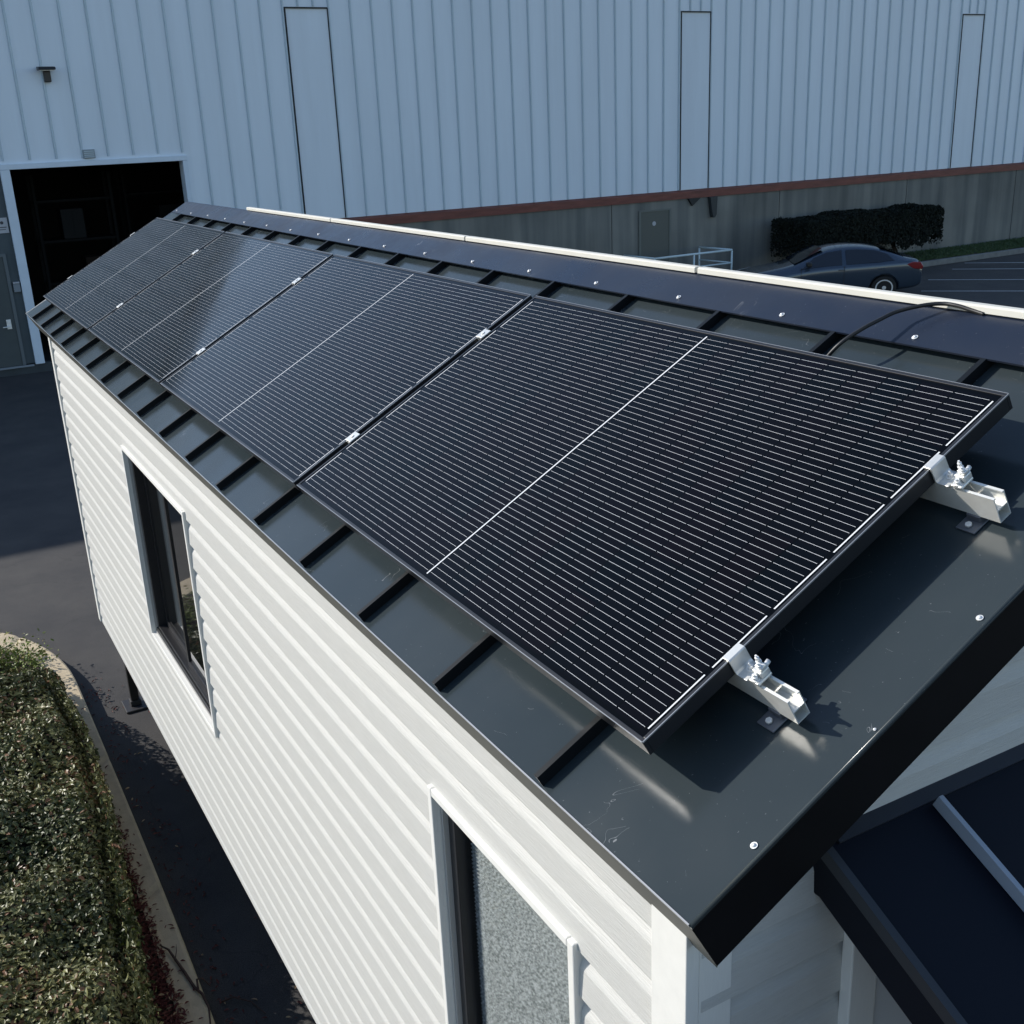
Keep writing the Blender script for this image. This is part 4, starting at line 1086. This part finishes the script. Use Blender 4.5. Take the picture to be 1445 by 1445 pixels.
# ------------------------------------------------------------------ white strips on the ridge
ends = [(4.40, 5.90), (2.846, 4.388), (1.335, 2.834), (-.235, 1.322)]
labs = ['farthest white strip on the ridge, ending short of the far gable', 'second white ridge strip from the far end, next to the panels', 'third white ridge strip from the far end', 'nearest white ridge strip, crossed by the black cable']
a = MB(); L_ = 1.525
a.prism([(0, 0), (0, .0145), (.005, .018), (.025, .018), (.030, .0145), (.030, 0)], 'y', 0, L_)
st0 = a.build('ridge_strip', M['strip'], bevel=.001)
for i, (ya, yb) in enumerate(ends):
    o = st0 if i == 0 else st0.copy()
    if i: col.objects.link(o)
    o.location = (rp.x + .002, ya, rp.z + .0044); o.scale = (1, (yb - ya) / L_, 1)
    tag(o, labs[i], 'ridge strip', 'white strips along the ridge')

# ------------------------------------------------------------------ rails
RT, RBt = -.036, -.092        # rail top (under the panel) and bottom
def make_rail():
    t_ = empty('mounting_rail', (0, 0, 0))
    a = MB(); y0, y1 = -.126, 7.29
    th_ = .0022; hw_ = .0148
    # channel: two side walls with inward lips, a floor and a web
    a.box(-hw_, -hw_ + th_, y0, y1, RBt, RT); a.box(hw_ - th_, hw_, y0, y1, RBt, RT - .0)
    a.box(-hw_ + th_, hw_ - th_, y0, y1, RBt, RBt + th_); a.box(-hw_ + th_, hw_ - th_, y0, y1, RBt + .026, RBt + .0285)
    a.box(-hw_ + th_, -hw_ + .0055, y0, y1, RT - .003, RT); a.box(hw_ - .0055, hw_ - th_, y0, y1, RT - .003, RT)
    a.build('channel', M['rail'], t_)
    for y in (-.068, .34, 1.65, 2.96, 4.26, 5.57, 6.88):
        b = MB(); b.box(-.046, .040, y - .021, y + .021, ROOF + .0012, ROOF + .005); b.box(-.018, .018, y - .015, y + .015, ROOF + .005, RBt - .0005)
        ft = b.build('foot', mat('foot_steel', (.14, .15, .17), .4, metal=.5) if y < 0 and 'foot_steel' not in bpy.data.materials else bpy.data.materials['foot_steel'], t_, bevel=.0015)
        c = MB(); c.cyl((-.033, y, ROOF + .006), (0, 0, 1), .0065, .005, 6); bb = c.build('bolt', M['steel']); bb.parent = ft
        c = MB(); c.cyl((.029, y, ROOF + .006), (0, 0, 1), .0055, .005, 6); bb = c.build('bolt', M['steel']); bb.parent = ft
    return t_
r1_ = make_rail(); r2_ = copy_tree(r1_)
RS = (.2265, .762)
for o, s_, lb in ((r1_, RS[0], 'lower aluminium rail under the solar panels, nearer the eave'), (r2_, RS[1], 'upper aluminium rail under the solar panels, nearer the ridge')):
    o.matrix_world = SLOPE @ Matrix.Translation((s_, 0, 0)); tag(o, lb, 'rail', 'rails under the solar panels')

# ------------------------------------------------------------------ solar panels
def make_panel():
    t_ = empty('solar_panel')
    a = MB(); T = .035; lip = .0085
    a.box(0, lip, 0, PL, -T, 0); a.box(PW - lip, PW, 0, PL, -T, 0); a.box(lip, PW - lip, 0, lip, -T, 0); a.box(lip, PW - lip, PL - lip, PL, -T, 0)
    a.build('frame', M['frame'], t_, bevel=.0012)
    b = MB(); b.box(lip, PW - lip, lip, PL - lip, -.0065, -.0018); b.build('cells', M['cells'], t_)
    c = MB(); c.box(lip, PW - lip, lip, PL - lip, -.009, -.0070); c.build('backsheet', M['black'], t_)
    d = MB(); d.box(-.0006, .0008, .001, PL - .001, -.0022, .0006); d.box(PW - .0008, PW + .0006, .001, PL - .001, -.0022, .0006); d.box(.001, PW - .001, -.0006, .0012, -.0022, .0006)
    d.build('frame_edge', M['frameedge'], t_)
    return t_
pan = make_panel(); GAP = .030
plab = ['nearest solar panel, its short end beside the two bare rail ends', 'second solar panel from the near gable', 'third solar panel from the near gable', 'farthest solar panel, next to the dark doorway side']
for i in range(4):
    o = pan if i == 0 else copy_tree(pan)
    o.matrix_world = SLOPE @ Matrix.Translation((0, i * (PL + GAP), 0)); tag(o, plab[i], 'solar panel', 'solar panels in a row on the roof')

# ------------------------------------------------------------------ clamps
def make_mid():
    t_ = empty('mid_clamp')
    a = MB(); a.box(-.020, .020, -.020, .020, .0008, .0045); a.box(-.022, .022, -.0115, -.0085, -.034, .0008); a.box(-.022, .022, .0085, .0115, -.034, .0008)
    a.build('plate', M['alu'], t_, bevel=.0012)
    b = MB(); b.cyl((0, 0, .0045), (0, 0, 1), .006, .003, 12); b.build('bolt', M['steel'], t_)
    return t_
mc = make_mid(); first_ = True
names_j = ['between the nearest and second panels', 'between the second and third panels', 'between the third and farthest panels']
for j in range(3):
    for s_, nm in ((RS[0], 'lower'), (RS[1], 'upper')):
        o = mc if first_ else copy_tree(mc); first_ = False
        o.matrix_world = SLOPE @ Matrix.Translation((s_, (j + 1) * PL + (j + .5) * GAP, 0)); tag(o, '%s silver clamp %s' % (nm, names_j[j]), 'clamp', 'silver clamps between the panels')
def make_end():
    t_ = empty('end_clamp')
    w_ = .027
    # Z shaped bracket: lip over the frame, web down, foot flange on the rail
    a = MB(); a.prism([(.014, .0008), (.014, .0042), (-.0045, .0042), (-.0075, .002), (-.0085, -.028), (-.012, -.033), (-.040, -.033), (-.040, -.0362), (-.0105, -.0362), (-.0050, -.031), (-.0035, .0008)], 'x', -w_, w_)
    a.build('bracket', M['alu'], t_, bevel=.0008)
    b = MB(); b.cyl((.006, -.025, -.033), (0, 0, 1), .0115, .002, 16); b.cyl((.006, -.025, -.031), (0, 0, 1), .0075, .008, 6); b.dome((.006, -.025, -.023), (0, 0, 1), .004, .006)
    b.build('bolt', M['steel'], t_)
    return t_
def make_ground_lug():
    """cast lug with three bolts sitting on the rail just past the end clamp"""
    t_ = empty('grounding_lug')
    a = MB(); a.box(-.024, .022, -.073, -.044, -.0355, -.0285); a.box(-.006, .022, -.072, -.046, -.0285, -.014); a.prism([(.002, -.070), (.020, -.070), (.020, -.050), (.002, -.050)], 'z', -.014, -.006)
    a.build('body', M['alu'], t_, bevel=.0025)
    for (x, y, z, h, r_) in ((-.015, -.059, -.0285, .007, .0072), (.004, -.065, -.006, .005, .0062), (.016, -.052, -.006, .010, .0052)):
        b = MB(); b.cyl((x, y, z), (0, 0, 1), r_ * 1.35, .002, 16); b.cyl((x, y, z + .002), (0, 0, 1), r_, h, 6); b.cyl((x, y, z + .002 + h), (0, 0, 1), r_ * .5, .005, 10); b.build('bolt', M['steel'], t_)
    b = MB(); b.cyl((.021, -.060, -.018), (1, .2, 0), .0055, .016, 6); b.cyl((-.006, -.058, -.021), (-1, 0, 0), .0045, .004, 10); b.build('bolt', M['steel'], t_)
    return t_
ec = make_end(); lug = make_ground_lug()
for i, (s_, nm) in enumerate(((RS[0], 'lower'), (RS[1], 'upper'))):
    o = ec if i == 0 else copy_tree(ec)
    o.matrix_world = SLOPE @ Matrix.Translation((s_, 0, 0)) @ Matrix.Diagonal((.74, .86, .9, 1)); tag(o, '%s angled silver end clamp on the near edge of the nearest panel' % nm, 'clamp', 'end clamps')
    l = lug if i == 0 else copy_tree(lug)
    l.matrix_world = SLOPE @ Matrix.Translation((s_, 0, 0)) @ Matrix.Diagonal((.74, .86, .9, 1)); tag(l, 'cluster of bolts on the %s bare rail end' % nm, 'lug', 'bolted lugs on the rail ends')
    o = copy_tree(ec); o.matrix_world = SLOPE @ Matrix.Translation((s_, 4 * PL + 3 * GAP, 0)) @ Matrix.Rotation(math.pi, 4, 'Z') @ Matrix.Diagonal((.74, .86, .9, 1))
    tag(o, '%s silver end clamp on the far edge of the farthest panel' % nm, 'clamp', 'end clamps')

# ------------------------------------------------------------------ black cable over the ridge
def spline(pts_, n=10):
    P_ = [Vector(p) for p in pts_]; P_ = [P_[0] * 2 - P_[1]] + P_ + [P_[-1] * 2 - P_[-2]]; out = []
    for i in range(1, len(P_) - 2):
        a, b, c, d = P_[i - 1:i + 3]
        for j in range(n):
            t = j / n
            out.append(.5 * ((2 * b) + (c - a) * t + (2 * a - 5 * b + 4 * c - d) * t * t + (3 * b - a - 3 * c + d) * t ** 3))
    return out + [P_[-2]]
cb = MB(); cb.tube(spline([(.86, .62, .325), (.915, .575, .405), (.945, .53, .474), (.993, .507, .509), (1.04, .496, .528), (1.08, .485, .5425), (1.12, .452, .5555), (1.15, .418, .5612), (1.158, .381, .5600), (1.163, .342, .553), (1.164, .31, .548)], 10), .0048, 12)
tag(cb.build('cable', M['plastic'], smooth=True), 'black cable arching from under the nearest panel over the ridge', 'cable')
